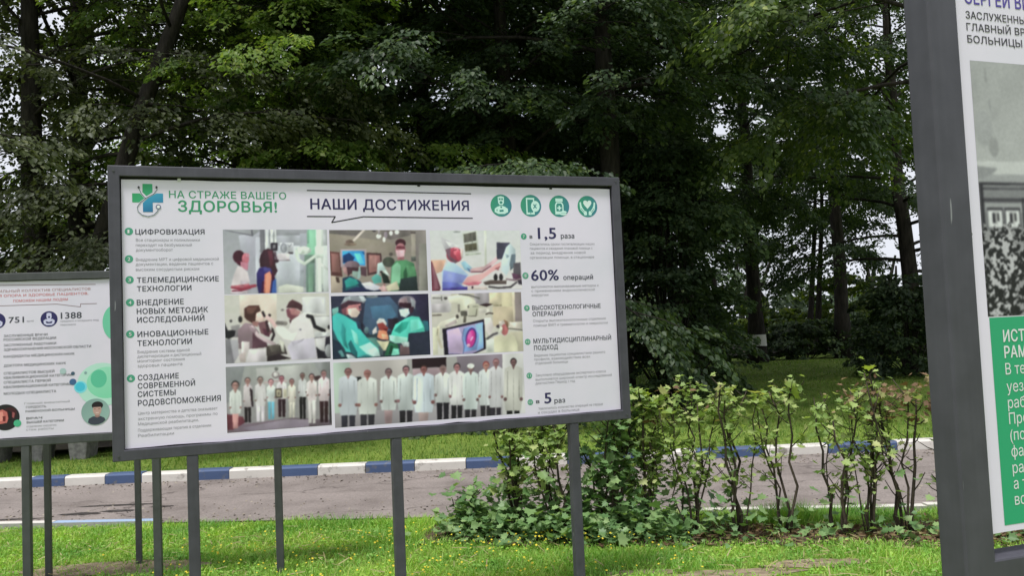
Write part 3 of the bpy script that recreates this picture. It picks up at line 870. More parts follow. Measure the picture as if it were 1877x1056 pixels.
# ------------------------------------------------------------------ park bench at the far left
M_conc = mottled('weathered_concrete', (0.16, 0.155, 0.15), (0.27, 0.26, 0.25), 14, 0.9, 0.4, 0.01)
M_plank = mottled('worn_grey_plank', (0.12, 0.115, 0.11), (0.22, 0.21, 0.20), 8, 0.8, 0.2, 0.01)
bench = empty('park_bench', (-7.05, 12.55, 0.0), math.radians(4))
tag(bench, 'grey bench with concrete legs on the shaded far lawn, seen under the left board', 'bench')
for sx in (-.62, .0, .62):
    mb = MB()
    mb.add([(sx - .11, -.2, -.02), (sx + .11, -.2, -.02), (sx + .15, -.22, .36), (sx - .15, -.22, .36),
            (sx - .11, .2, -.02), (sx + .11, .2, -.02), (sx + .15, .22, .36), (sx - .15, .22, .36)],
           [(0, 1, 2, 3), (5, 4, 7, 6), (4, 0, 3, 7), (1, 5, 6, 2), (3, 2, 6, 7), (4, 5, 1, 0)])
    mb.obj('leg', M_conc, bench, bevel=.012)
for k in range(4):
    mb = MB(); mb.box(-1.0, 1.0, -.235 + k * .12, -.135 + k * .12, .362, .402); mb.obj('seat_plank', M_plank, bench, bevel=.006)

# ------------------------------------------------------------------ hedge of cut shrubs in front of the road
M_stem = bark_mat('shrub_stem', (0.035, 0.028, 0.022), (0.11, 0.085, 0.065))
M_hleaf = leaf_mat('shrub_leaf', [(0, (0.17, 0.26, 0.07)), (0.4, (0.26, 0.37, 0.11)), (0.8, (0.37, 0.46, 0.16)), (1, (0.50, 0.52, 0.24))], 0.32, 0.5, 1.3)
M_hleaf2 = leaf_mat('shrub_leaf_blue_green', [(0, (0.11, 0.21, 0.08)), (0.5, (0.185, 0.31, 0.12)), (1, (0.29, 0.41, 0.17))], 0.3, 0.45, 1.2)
M_hleaf3 = leaf_mat('young_yellow_green_leaf', [(0, (0.19, 0.27, 0.05)), (0.6, (0.27, 0.34, 0.07)), (1, (0.34, 0.34, 0.14))], 0.45, 0.5, 1.3)
M_hdry = leaf_mat('withered_leaf', [(0, (0.13, 0.075, 0.04)), (0.6, (0.21, 0.13, 0.075)), (1, (0.30, 0.24, 0.12))], 0.25, 0.7, 1.0)
# lobed leaf, folded along its midrib
half = [(.0, .0), (.16, .02), (.40, -.04), (.34, .18), (.56, .40), (.32, .46), (.34, .70), (.14, .66), (.0, 1.0)]
HL = [(x, y, .22 * x) for x, y in half] + [(-x, y, .22 * x) for x, y in half[1:-1]]
HL_F = [tuple(range(0, 9)), (0, 8) + tuple(range(15, 8, -1))]


def shrub(seed, s, off, h, nstem, nleaf, low, size, mats, label, young=0, wid=.30, twig=8, dry=0, name='shrub'):
    """cut shrub: woody stems from one stool, leaves on its twigs; low = share of leaves near the ground"""
    rg = np.random.default_rng(seed)
    p0 = HEDGE_A + d * s + nn * off
    root = empty(name, (p0[0], p0[1], 0)); tag(root, label, 'shrub', 'cut shrubs in the hedge')
    tips, tw = [], []
    for k in range(nstem):
        mb = MB(); a = rg.random() * 6.283; sp = wid * rg.uniform(.35, 1.0)
        top = np.array([sp * math.cos(a), sp * .7 * math.sin(a), h * rg.uniform(.8, 1.04)])
        b = np.array([top[0] * .22, top[1] * .22, -.03])
        pts = [b + (top - b) * t + np.r_[rg.normal(0, .022, 2), 0] * (0 < t) for t in np.linspace(0, 1, 7)]
        r1 = rg.uniform(.006, .015)
        mb.tube(pts, np.linspace(r1, r1 * .42, 7), 7)
        for j in range(twig):
            u = rg.uniform(.3, .97); q = u * 6; i = min(5, int(q)); p = pts[i] + (pts[i + 1] - pts[i]) * (q - i)
            a2 = rg.random() * 6.283; L = rg.uniform(.08, .26)
            e = p + np.array([math.cos(a2) * L * .7, math.sin(a2) * L * .6, L * rg.uniform(.25, .9)])
            e[2] = min(e[2], h * 1.06)
            mb.tube([p, (p + e) / 2 + np.array([0, 0, -.012]), e], [r1 * .38, r1 * .30, r1 * .22], 5)
            tw.append((p, e))
        tw.append((pts[4], pts[6])); tips.append(pts[6])
        mb.obj('stem', M_stem, root, smooth=True)
    def leaves(P, mat, nm, sz):
        n = len(P); a = rg.random(n) * 6.283
        Y = unit(np.stack([np.cos(a), np.sin(a), rg.normal(-.25, .3, n)], 1))
        Zr = np.array([0, -.25, 1.0]) + rg.normal(0, .42, (n, 3)); X = unit(np.cross(Y, Zr)); Z = np.cross(X, Y)
        link(nm, np_mesh(nm, *scatter(HL, HL_F, P, X, Y, Z, sz)), mat, root)
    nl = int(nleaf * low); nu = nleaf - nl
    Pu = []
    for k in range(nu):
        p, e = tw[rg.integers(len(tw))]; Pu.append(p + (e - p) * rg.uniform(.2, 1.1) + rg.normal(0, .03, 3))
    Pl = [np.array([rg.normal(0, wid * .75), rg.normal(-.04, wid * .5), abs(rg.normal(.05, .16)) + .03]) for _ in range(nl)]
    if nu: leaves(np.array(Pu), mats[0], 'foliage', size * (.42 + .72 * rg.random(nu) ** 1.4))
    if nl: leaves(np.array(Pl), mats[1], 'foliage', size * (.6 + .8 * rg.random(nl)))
    if young: leaves(np.array([tips[rg.integers(len(tips))] + rg.normal(0, .035, 3) for _ in range(young)]), M_hleaf3, 'young_foliage', size * 1.35 * (.7 + .6 * rg.random(young)))
    if dry: leaves(np.array([tw[rg.integers(len(tw))][1] * np.array([1, 1, 0]) + np.array([*rg.normal(0, .05, 2), h * rg.uniform(.74, 1.0)]) for _ in range(dry)]), M_hdry, 'withered_foliage', size * .85 * (.5 + .7 * rg.random(dry)))


A_, B_ = M_hleaf, M_hleaf2
for a in (
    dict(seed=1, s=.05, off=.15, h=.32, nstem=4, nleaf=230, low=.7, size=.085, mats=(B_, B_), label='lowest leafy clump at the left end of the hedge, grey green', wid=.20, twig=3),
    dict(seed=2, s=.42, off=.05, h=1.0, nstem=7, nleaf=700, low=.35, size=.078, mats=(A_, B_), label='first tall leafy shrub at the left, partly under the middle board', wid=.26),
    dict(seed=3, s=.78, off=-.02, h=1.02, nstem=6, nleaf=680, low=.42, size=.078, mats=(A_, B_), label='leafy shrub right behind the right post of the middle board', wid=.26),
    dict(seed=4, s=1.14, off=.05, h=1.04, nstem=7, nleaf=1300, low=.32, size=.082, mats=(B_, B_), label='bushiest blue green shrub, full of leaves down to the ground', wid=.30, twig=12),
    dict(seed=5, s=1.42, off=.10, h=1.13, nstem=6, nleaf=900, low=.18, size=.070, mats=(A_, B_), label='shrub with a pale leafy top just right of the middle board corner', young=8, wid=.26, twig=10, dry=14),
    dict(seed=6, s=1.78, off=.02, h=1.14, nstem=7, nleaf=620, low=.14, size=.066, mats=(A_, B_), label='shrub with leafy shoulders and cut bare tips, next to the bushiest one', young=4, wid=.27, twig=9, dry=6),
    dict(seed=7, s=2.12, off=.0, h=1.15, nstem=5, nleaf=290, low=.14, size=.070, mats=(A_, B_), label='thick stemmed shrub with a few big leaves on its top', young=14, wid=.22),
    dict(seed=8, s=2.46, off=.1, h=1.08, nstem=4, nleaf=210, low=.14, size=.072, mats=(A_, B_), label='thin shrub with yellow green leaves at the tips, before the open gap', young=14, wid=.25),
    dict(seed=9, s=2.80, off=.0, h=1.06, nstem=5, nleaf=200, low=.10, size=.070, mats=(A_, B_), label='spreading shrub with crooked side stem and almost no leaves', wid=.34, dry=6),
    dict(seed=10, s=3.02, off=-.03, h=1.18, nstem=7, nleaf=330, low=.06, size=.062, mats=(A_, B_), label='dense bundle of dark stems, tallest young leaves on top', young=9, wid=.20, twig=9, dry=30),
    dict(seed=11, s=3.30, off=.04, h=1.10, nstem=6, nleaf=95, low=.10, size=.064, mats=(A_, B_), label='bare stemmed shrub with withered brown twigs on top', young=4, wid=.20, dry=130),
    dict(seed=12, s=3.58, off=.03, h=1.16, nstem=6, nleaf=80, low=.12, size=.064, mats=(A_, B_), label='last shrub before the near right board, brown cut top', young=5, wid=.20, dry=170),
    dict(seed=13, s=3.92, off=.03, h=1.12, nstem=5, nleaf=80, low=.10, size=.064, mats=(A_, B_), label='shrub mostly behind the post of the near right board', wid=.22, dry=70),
): shrub(**a)
# low growth at the hedge foot and leaf litter on its bed
rg = np.random.default_rng(15); k = 900
s = rg.uniform(-.2, 4.4, k); s = np.where((rg.random(k) < .45) | ((s > 1.8) & (s < 3.2) & (rg.random(k) < .75)), rg.uniform(-.1, 1.7, k), s)
o = rg.normal(-.08, .13, k); P = np.stack([*(HEDGE_A + d * s[:, None] + nn * o[:, None]).T, .02 + .10 * rg.random(k) ** 1.5 * (1 + (s < 1.6))], 1)
a = rg.random(k) * 6.283; Y = unit(np.stack([np.cos(a), np.sin(a), rg.normal(.1, .3, k)], 1)); X = unit(np.cross(Y, np.array([0, -.2, 1.]) + rg.normal(0, .4, (k, 3)))); Z = np.cross(X, Y)
tag(link('hedge_undergrowth', np_mesh('hedge_undergrowth', *scatter(HL, HL_F, P, X, Y, Z, .035 + .045 * rg.random(k))), M_hleaf2), kind='stuff')
k = 1500; s = rg.uniform(.6, 4.4, k); o = rg.normal(.08, .2, k)
P = np.stack([*(HEDGE_A + d * s[:, None] + nn * o[:, None]).T, .012 + .015 * rg.random(k)], 1)
Y = unit(rg.normal(0, 1, (k, 3)) * np.array([1, 1, .25])); X = unit(np.cross(Y, np.array([0, 0, 1.]) + rg.normal(0, .3, (k, 3)))); Z = np.cross(X, Y)
tag(link('fallen_leaves', np_mesh('fallen_leaves', *scatter(HL, HL_F, P, X, Y, Z, .025 + .03 * rg.random(k))), M_hdry), kind='stuff')
# taller grass tufts at the kerb behind the hedge
n = 2600; s = rg.normal(2.55, .35, n); o = rg.normal(.38, .06, n)
P = np.stack([*(HEDGE_A + d * s[:, None] + nn * o[:, None]).T, np.zeros(n)], 1)
tag(link('tall_grass', np_mesh('tall_grass', *blades(P, .07 + .16 * rg.random(n) * np.exp(-((s - 2.5) / .35) ** 2), .005 + .003 * rg.random(n), rg)), M_grass), kind='stuff')

# ------------------------------------------------------------------ the signs
# measured layout of the middle poster, metres from the frame's lower left corner
HEADS = [["НА СТРАЖЕ ВАШЕГО", 0.287, 2.369, 0.592, 0.0381, "g", 0.5], ["ЗДОРОВЬЯ!", 0.329, 2.298, 0.5, 0.0574, "g", 1], ["НАШИ ДОСТИЖЕНИЯ", 1.006, 2.317, 0.911, 0.0574, "n", 1], ["ЦИФРОВИЗАЦИЯ", 0.123, 2.178, 0.334, 0.0259, "k", 1], ["ТЕЛЕМЕДИЦИНСКИЕ", 0.126, 1.929, 0.396, 0.0266, "k", 1], ["ТЕХНОЛОГИИ", 0.125, 1.884, 0.261, 0.0265, "k", 1], ["ВНЕДРЕНИЕ", 0.123, 1.813, 0.224, 0.0279, "k", 1], ["НОВЫХ МЕТОДИК", 0.122, 1.768, 0.343, 0.0279, "k", 1], ["ИССЛЕДОВАНИЙ", 0.123, 1.724, 0.323, 0.0278, "k", 1], ["ИНОВАЦИОННЫЕ", 0.123, 1.651, 0.341, 0.0278, "k", 1], ["ТЕХНОЛОГИИ", 0.122, 1.605, 0.26, 0.0277, "k", 1], ["СОЗДАНИЕ", 0.121, 1.43, 0.194, 0.0276, "k", 1], ["СОВРЕМЕННОЙ", 0.12, 1.388, 0.273, 0.0276, "k", 1], ["СИСТЕМЫ", 0.119, 1.346, 0.179, 0.0276, "k", 1], ["РОДОВСПОМОЖЕНИЯ", 0.119, 1.301, 0.398, 0.0289, "k", 1], ["ВЫСОКОТЕХНОЛОГИЧНЫЕ", 2.286, 1.72, 0.452, 0.0261, "k", 1], ["ОПЕРАЦИИ", 2.286, 1.683, 0.197, 0.026, "k", 1], ["МУЛЬТИДИСЦИПЛИНАРНЫЙ", 2.284, 1.521, 0.515, 0.0269, "k", 1], ["ПОДХОД", 2.286, 1.481, 0.155, 0.0259, "k", 1], ["в", 2.289, 2.151, 0.019, 0.023, "k", 1], ["1,5", 2.343, 2.149, 0.12, 0.0694, "n", 1], ["раза", 2.493, 2.151, 0.09, 0.03, "k", 1], ["60%", 2.288, 1.897, 0.18, 0.0655, "n", 1], ["операций", 2.497, 1.897, 0.199, 0.0299, "k", 1], ["в", 2.284, 1.165, 0.023, 0.0225, "k", 1], ["5", 2.338, 1.161, 0.046, 0.0646, "n", 1], ["раз", 2.402, 1.158, 0.071, 0.0292, "k", 1]]
SMALL = [["Все стационары и поликлиники", 0.125, 2.147, 0.307], ["переходят на безбумажный", 0.124, 2.121, 0.269], ["документооборот", 0.124, 2.096, 0.176], ["Внедрение МРТ и цифровой медицинской", 0.123, 2.046, 0.401], ["документации, ведение пациентов с", 0.122, 2.022, 0.374], ["высоким сосудистым риском", 0.122, 1.995, 0.304], ["Внедрение системы единой", 0.122, 1.573, 0.248], ["диспетчеризации и дистанционный", 0.121, 1.55, 0.305], ["мониторинг состояния", 0.121, 1.527, 0.224], ["здоровья пациента", 0.121, 1.502, 0.212], ["Центр материнства и детства оказывает", 0.119, 1.262, 0.381], ["экстренную помощь, программы по", 0.118, 1.234, 0.381], ["Медицинской реабилитации,", 0.118, 1.208, 0.288], ["Поддерживающая терапия в отделении", 0.117, 1.176, 0.349], ["Реабилитации", 0.117, 1.149, 0.169], ["Сократились сроки госпитализации наших", 2.289, 2.115, 0.429], ["пациентов и ожидания плановой помощи с", 2.288, 2.089, 0.414], ["за период внедрения новой", 2.29, 2.062, 0.363], ["организации помощи, в стационаре", 2.285, 2.034, 0.425], ["выполняются малоинвазивным методом и", 2.287, 1.858, 0.443], ["с применением эндоскопической", 2.286, 1.833, 0.417], ["хирургии", 2.285, 1.808, 0.109], ["Открыты высокотехнологичные отделения", 2.288, 1.653, 0.48], ["помощи ВМП и травматологии и неврологии", 2.29, 1.626, 0.491], ["Ведение пациентов специалистами разного", 2.286, 1.447, 0.468], ["профиля, взаимодействие всех", 2.284, 1.424, 0.368], ["отделений больницы", 2.29, 1.401, 0.212], ["Закуплено оборудование экспертного класса", 2.289, 1.329, 0.462], ["выполняется широкий спектр исследований", 2.288, 1.304, 0.503], ["диагностики Период 1 год", 2.286, 1.282, 0.257], ["Увеличилось количество операций на сердце", 2.298, 1.131, 0.423], ["и сосудах в больнице", 2.294, 1.108, 0.269]]
BADGES = [[1, 0.093, 2.193, 0.0197], [2, 0.091, 2.051, 0.0196], [3, 0.092, 1.944, 0.0195], [4, 0.092, 1.828, 0.0195], [5, 0.09, 1.667, 0.0194], [6, 0.089, 1.442, 0.0193], [7, 2.252, 2.163, 0.0184], [8, 2.252, 1.927, 0.0196], [9, 2.252, 1.733, 0.0179], [10, 2.248, 1.532, 0.0178], [11, 2.249, 1.331, 0.0177], [12, 2.248, 1.174, 0.0176]]
ICONS = [[2.117, 2.348, 0.0677], [2.307, 2.349, 0.0679], [2.492, 2.348, 0.0677], [2.681, 2.348, 0.0679]]
PHOTO = {"A": [0.548, 1.091, 1.859, 2.203], "B": [1.104, 1.652, 1.853, 2.201], "C": [1.675, 2.228, 1.849, 2.199], "D": [0.547, 1.091, 1.493, 1.853], "E": [1.102, 1.652, 1.486, 1.834], "F": [1.668, 2.219, 1.479, 1.83], "G": [0.545, 1.086, 1.13, 1.475], "H": [1.103, 2.215, 1.113, 1.467]}
LEFT_TEXT = [["751", -0.091, 1.794, 0.092, 0.0394, "k", 1], ["1388", 0.223, 1.809, 0.129, 0.0428, "k", 1], ["врачей", 0.018, 1.796, 0.041, 0.0126, "s", 0.3], ["среднего и младшего мед", 0.221, 1.787, 0.235, 0.013, "s", 0.3], ["персонала", 0.221, 1.763, 0.093, 0.013, "s", 0.3], ["МНОГОПРОФИЛЬНЫЙ КОЛЛЕКТИВ СПЕЦИАЛИСТОВ", -0.334, 1.995, 0.743, 0.0164, "p", 0.6], ["НАДЕЖНАЯ ОПОРА И ЗДОРОВЬЕ ПАЦИЕНТОВ,", -0.302, 1.965, 0.697, 0.0164, "r", 0.6], ["ПОМОЖЕМ НАШИМ ЛЮДЯМ", -0.062, 1.929, 0.33, 0.0165, "r", 0.6], ["ЗАСЛУЖЕННЫЕ ВРАЧИ", -0.121, 1.701, 0.262, 0.0164, "k", 0.5], ["РОССИЙСКОЙ ФЕДЕРАЦИИ", -0.122, 1.676, 0.315, 0.0164, "k", 0.5], ["ЗАСЛУЖЕННЫЕ РАБОТНИКИ", -0.122, 1.64, 0.315, 0.0164, "k", 0.5], ["ЗДРАВООХРАНЕНИЯ МОСКОВСКОЙ ОБЛАСТИ", -0.122, 1.611, 0.528, 0.0164, "k", 0.5], ["КАНДИДАТЫ МЕДИЦИНСКИХ НАУК", -0.123, 1.566, 0.427, 0.0164, "k", 0.5], ["ДОКТОРА МЕДИЦИНСКИХ НАУК", -0.123, 1.506, 0.374, 0.0164, "k", 0.5], ["СПЕЦИАЛИСТОВ ВЫСШЕЙ", -0.124, 1.456, 0.304, 0.0163, "k", 0.5], ["КВАЛИФИКАЦИОННОЙ КАТЕГОРИИ", -0.124, 1.427, 0.41, 0.0163, "k", 0.5], ["СПЕЦИАЛИСТА ПЕРВОЙ", -0.125, 1.397, 0.281, 0.0163, "k", 0.5], ["КВАЛИФИКАЦИОННОЙ КАТЕГОРИИ", -0.125, 1.366, 0.403, 0.0163, "k", 0.5], ["МОЛОДЫХ СПЕЦИАЛИСТА", -0.125, 1.324, 0.314, 0.0163, "k", 0.5], ["Главный внештатный", -0.003, 1.254, 0.273, 0.0142, "s", 0.2], ["ГОРДОСТЬ", 0.006, 1.229, 0.121, 0.0142, "k", 0.5], ["РАМЕНСКОЙ БОЛЬНИЦЫ", 0.003, 1.202, 0.296, 0.0142, "k", 0.5], ["ВРАЧ", 0.007, 1.156, 0.095, 0.0142, "k", 0.8], ["ВЫСШЕЙ КАТЕГОРИИ", 0.009, 1.13, 0.223, 0.0142, "k", 0.8], ["отделение хирургии", 0.007, 1.104, 0.179, 0.0142, "s", 0.2], ["стаж работы", 0.005, 1.083, 0.164, 0.0142, "s", 0.2]]


def frame_mesh(x0, x1, z0, z1, bar, y0, y1):
    """welded rectangular frame, mitred at the corners"""
    mb = MB(); V = []
    for y in (y0, y1):
        V += [(x0, y, z0), (x1, y, z0), (x1, y, z1), (x0, y, z1), (x0 + bar, y, z0 + bar), (x1 - bar, y, z0 + bar), (x1 - bar, y, z1 - bar), (x0 + bar, y, z1 - bar)]
    Fc = []
    for i in range(4):
        j = (i + 1) % 4
        Fc += [(i, j, 4 + j, 4 + i), (8 + j, 8 + i, 12 + i, 12 + j), (j, i, 8 + i, 8 + j), (4 + i, 4 + j, 12 + j, 12 + i)]
    mb.add(V, Fc)
    return mb


def sheet(name, corners, y, th, mats, parent, wav=0.0, seed=0, n=24):
    """poster panel: front face a grid that bulges very slightly, edge a little uneven"""
    tl, tr, br, bl = [np.array(c) for c in corners]
    r = np.random.default_rng(seed); V = []; ny = 10
    eb = r.normal(0, wav, n + 1); et = r.normal(0, wav * .6, n + 1)
    for j in range(ny + 1):
        for i in range(n + 1):
            s, t = i / n, j / ny
            p = (bl * (1 - s) + br * s) * (1 - t) + (tl * (1 - s) + tr * s) * t
            dz = eb[i] if j == 0 else (et[i] if j == ny else 0)
            V.append((p[0], y, p[1] + dz))
    k = len(V); V += [(v[0], y + th, v[2]) for v in V]
    idm = lambda i, j: j * (n + 1) + i
    F = [(idm(i, j), idm(i + 1, j), idm(i + 1, j + 1), idm(i, j + 1)) for j in range(ny) for i in range(n)]
    F += [tuple(k + q for q in f[::-1]) for f in F]
    ring = [idm(i, 0) for i in range(n + 1)] + [idm(n, j) for j in range(1, ny + 1)] + [idm(i, ny) for i in range(n - 1, -1, -1)] + [idm(0, j) for j in range(ny - 1, 0, -1)]
    F += [(a, k + a, k + b_, b_) for a, b_ in zip(ring, ring[1:] + ring[:1])]
    mb = MB(); mb.add(V, F)
    return mb.obj(name, mats, parent)


YAW = 0.3481
main = empty('information_board', (-2.0265, 4.2480, 0), YAW)
tag(main, 'middle wide board with a speech bubble title and eight hospital photographs', 'sign')
frame_mesh(0, 2.9, 1.030, 2.530, .055, 0, .058).obj('frame', M_metal, main, bevel=.004)
for u in (.372, 1.437, 2.518):
    mb = MB(); mb.box(u - .028, u + .028, .002, .057, -.25, 1.0295); mb.obj('post', M_metal, main, bevel=.004)
mb = MB(); mb.box(.0552, 2.8448, .034, .040, 1.0852, 2.4748); mb.obj('back_panel', M_black, main)
for u, z in ((.0275, 1.0575), (.0275, 2.5025), (2.8725, 1.0575), (2.8725, 2.5025)):
    mb = MB(); mb.tube([(u, .001, z), (u, -.004, z)], .006, 6); mb.obj('bolt', M_metal_b, main)
PY = .0215
poster = sheet('poster', [(.061, 2.463), (2.838, 2.459), (2.842, 1.088), (.0565, 1.090)], PY, .004, M_poster, main, .0016, 4)
for u, z in ((.338, 2.467), (1.62, 2.465), (2.44, 2.463)):
    mb = MB(); mb.box(u - .008, u + .008, PY - .004, PY - .0005, z - .012, z + .005); mb.obj('clip', plain('pale_plastic', (.6, .6, .58)) if u < .5 else M_black, main)
T1 = PY - .0006          # printing lies on the vinyl
lettering('title_lettering', [h for h in HEADS if h[0].startswith('НАШИ')], poster, T1)
lettering('slogan', HEADS[:2], poster, T1)
heads = HEADS[3:]
for grp in ((0,), (1, 2), (3, 4, 5), (6, 7), (8, 9, 10, 11), (12, 13), (14, 15), (16, 17, 18), (19, 20), (21, 22, 23)):
    lettering('heading_lettering', [heads[i] for i in grp], poster, T1)
gs = [(0, 3), (3, 6), (6, 10), (10, 15), (15, 19), (19, 22), (22, 24), (24, 27), (27, 30), (30, 32)]
for a_, b_ in gs:
    lettering('paragraph', [(s, x, z - .006, wd, .0155, 's', .25) for s, x, z, wd in SMALL[a_:b_]], poster, T1)
# speech bubble lines round the title
q = stroke([(.992, 2.420), (1.46, 2.4185), (1.932, 2.416)], .0062) + stroke([(.988, 2.276), (1.140, 2.276), (1.120, 2.243), (1.296, 2.276), (1.936, 2.271)], .0062)
flat_print('bubble_outline', [((40, 38, 46), p) for p in q], poster, T1, 0.00002)
for n_, x_, z_, r_ in BADGES:
    bd = flat_print('number_badge', [((72, 148, 122), ell(x_, z_, r_)), ((214, 222, 218), ell(x_, z_, r_ * .70)), ((72, 148, 122), ell(x_, z_, r_ * .66))] if n_ > 7 else [((72, 148, 122), ell(x_, z_, r_))], poster, T1)
    s_ = str(n_); cap = r_ * (.95 if n_ < 10 else .75)
    lettering('number', [(s_, x_ - r_ * (.33 if n_ < 10 else .5), z_ - cap / 2, r_ * (.66 if n_ < 10 else 1.0) * (.7 if n_ == 1 else 1), cap, 'w', .6)], poster, T1 - .0012)

# emblem: medical cross with a stethoscope looped round it
def grad(cx, cz, r, c0, c1, ax=.8, az=-.6):
    def f(x, z):
        k = min(1, max(0, .5 + ((x - cx) * ax + (z - cz) * az) / (2 * r)))
        return tuple(a_ + (b_ - a_) * k for a_, b_ in zip(c0, c1))
    return f


gx0, gz0 = .185, 2.367
green = grad(gx0 - .03, gz0 + .03, .06, (52, 150, 92), (60, 158, 120)); blue = grad(gx0 + .02, gz0 - .02, .07, (70, 170, 200), (34, 92, 138), .25, -.95)
w2, Lc = .0235, .0735
sh = [(green, [(gx0 - w2, gz0 + Lc), (gx0 - w2 - .001, gz0 + .030), (gx0 - .006, gz0 + .010), (gx0 + w2, gz0 + .030), (gx0 + w2, gz0 + Lc)]),
      (green, [(gx0 - Lc, gz0 + w2), (gx0 - Lc, gz0 - w2), (gx0 - .033, gz0 - w2), (gx0 - .012, gz0 + .0), (gx0 - .035, gz0 + w2)]),
      (blue, [(gx0 + .008, gz0 + .006), (gx0 + .042, gz0 + w2 + .001), (gx0 + Lc, gz0 + w2 + .001), (gx0 + Lc, gz0 - w2), (gx0 + w2, gz0 - w2), (gx0 + w2, gz0 - Lc), (gx0 - w2, gz0 - Lc), (gx0 - w2, gz0 - .026)])]
loop = [(gx0 - .042 + .0, gz0 + .052), (gx0 - .030, gz0 + .022), (gx0 - .012, gz0 - .001), (gx0 - .004, gz0 + .002), (gx0 + .030, gz0 + .022), (gx0 + .046, gz0 + .046), (gx0 + .043, gz0 + .054)]
tail = [(gx0 - .006, gz0 + .0), (gx0 - .034, gz0 - .022), (gx0 - .050, gz0 - .047), (gx0 - .047, gz0 - .070), (gx0 - .028, gz0 - .089), (gx0 + .0, gz0 - .096), (gx0 + .028, gz0 - .088), (gx0 + .046, gz0 - .068), (gx0 + .050, gz0 - .056)]
for pl in (loop, tail):
    sh += [((222, 224, 224), p) for p in stroke(pl, .0075)]
for pl in (loop, tail):
    sh += [((98, 104, 130), p) for p in stroke(pl, .0038)]
sh += [((98, 104, 130), ell(gx0 + .050, gz0 - .046, .0125)), ((222, 224, 224), ell(gx0 + .050, gz0 - .046, .0075)),
       ((60, 60, 62), ell(gx0 - .042, gz0 + .054, .005, .007)), ((60, 60, 62), ell(gx0 + .043, gz0 + .056, .005, .007))]
flat_print('emblem', sh, poster, T1, .00006)

# four round icons
for i_, (x_, z_, r_) in enumerate(ICONS):
    g_ = grad(x_, z_, r_, (58, 144, 112), (58, 122, 138), .95, -.3); wh = (190, 226, 216); r_ *= .98
    P_ = lambda pts: [(x_ + a_ * r_, z_ + b_ * r_) for a_, b_ in pts]
    sh = [(g_, ell(x_, z_, r_, n=40))]
    if i_ == 0:      # nurse in a cap, arms folded
        sh += [(wh, P_([(-.30, .78), (.0, .86), (.30, .78), (.27, .25), (.16, .06), (-.16, .06), (-.27, .25)])), (g_, P_([(-.2, .66), (.2, .66), (.19, .5), (-.19, .5)])), (wh, P_([(-.03, .7), (.03, .7), (.03, .46), (-.03, .46)])),
               (g_, ell(x_, z_ + .28 * r_, .14 * r_, .12 * r_)), (wh, P_([(-.62, -.28), (-.35, -.1), (-.1, -.02), (.1, -.02), (.35, -.1), (.62, -.28), (.64, -.58), (.3, -.76), (-.3, -.76), (-.64, -.58)])),
               (g_, P_([(0, -.1), (.1, -.02), (.06, -.22), (-.06, -.22), (-.1, -.02)])), (g_, P_([(-.18, -.4), (.2, -.36), (.22, -.54), (-.16, -.58)])), (g_, P_([(-.44, -.34), (-.36, -.34), (-.38, -.5), (-.46, -.5)]))]
    elif i_ == 1:    # phone with a round speech mark
        sh += [(wh, P_([(-.46, .72), (.34, .72), (.34, -.80), (-.46, -.80)])), (g_, P_([(-.34, .56), (.22, .56), (.22, -.62), (-.34, -.62)])), (wh, ell(x_ + .42 * r_, z_ - .05 * r_, .42 * r_, .5 * r_)),
               (g_, P_([(.20, .10), (.3, .16), (.56, -.2), (.5, -.28)])), (g_, P_([(.2, -.22), (.27, -.28), (.56, .12), (.5, .18)])), (wh, P_([(.2, -.75), (.34, -.5), (.52, -.35), (.3, -.3), (.16, -.3)])), (g_, ell(x_ - .05 * r_, z_ - .70 * r_, .05 * r_))]
    elif i_ == 2:    # medicine bottle with a cross and tablets
        sh += [(wh, P_([(-.36, .72), (.36, .72), (.36, .42), (-.36, .42)])), (wh, P_([(-.28, .38), (.28, .38), (.42, .12), (.42, -.76), (-.42, -.76), (-.42, .12)])), (g_, P_([(-.2, .26), (.2, .26), (.3, .08), (.3, -.48), (-.3, -.48), (-.3, .08)])),
               (wh, P_([(-.07, .04), (.07, .04), (.07, -.38), (-.07, -.38)])), (wh, P_([(-.21, -.1), (.21, -.1), (.21, -.24), (-.21, -.24)])), (wh, ell(x_ + .42 * r_, z_ - .56 * r_, .30 * r_, .14 * r_)), (wh, ell(x_ + .36 * r_, z_ - .72 * r_, .34 * r_, .12 * r_)), (g_, P_([(.12, -.625), (.72, -.625), (.72, -.65), (.12, -.65)]))]
    else:            # heart held by two hands
        hx = [(0, -.22), (-.28, .08), (-.42, .30), (-.38, .50), (-.22, .58), (-.06, .52), (0, .42), (.06, .52), (.22, .58), (.38, .50), (.42, .30), (.28, .08)]
        sh += [((206, 228, 220), P_(hx))]
        for m_ in (-1, 1):
            sh += [(wh, P_([(m_ * .80, .36), (m_ * .66, .42), (m_ * .58, .0), (m_ * .30, -.30), (m_ * .10, -.50), (m_ * .08, -.80), (m_ * .34, -.84), (m_ * .42, -.62), (m_ * .74, -.28)])), (g_, P_([(m_ * .54, -.10), (m_ * .50, -.06), (m_ * .20, -.40), (m_ * .26, -.46)])), (g_, P_([(m_ * .70, -.20), (m_ * .66, -.16), (m_ * .34, -.52), (m_ * .38, -.56)]))]
    flat_print('icon', sh, poster, T1, .00008)

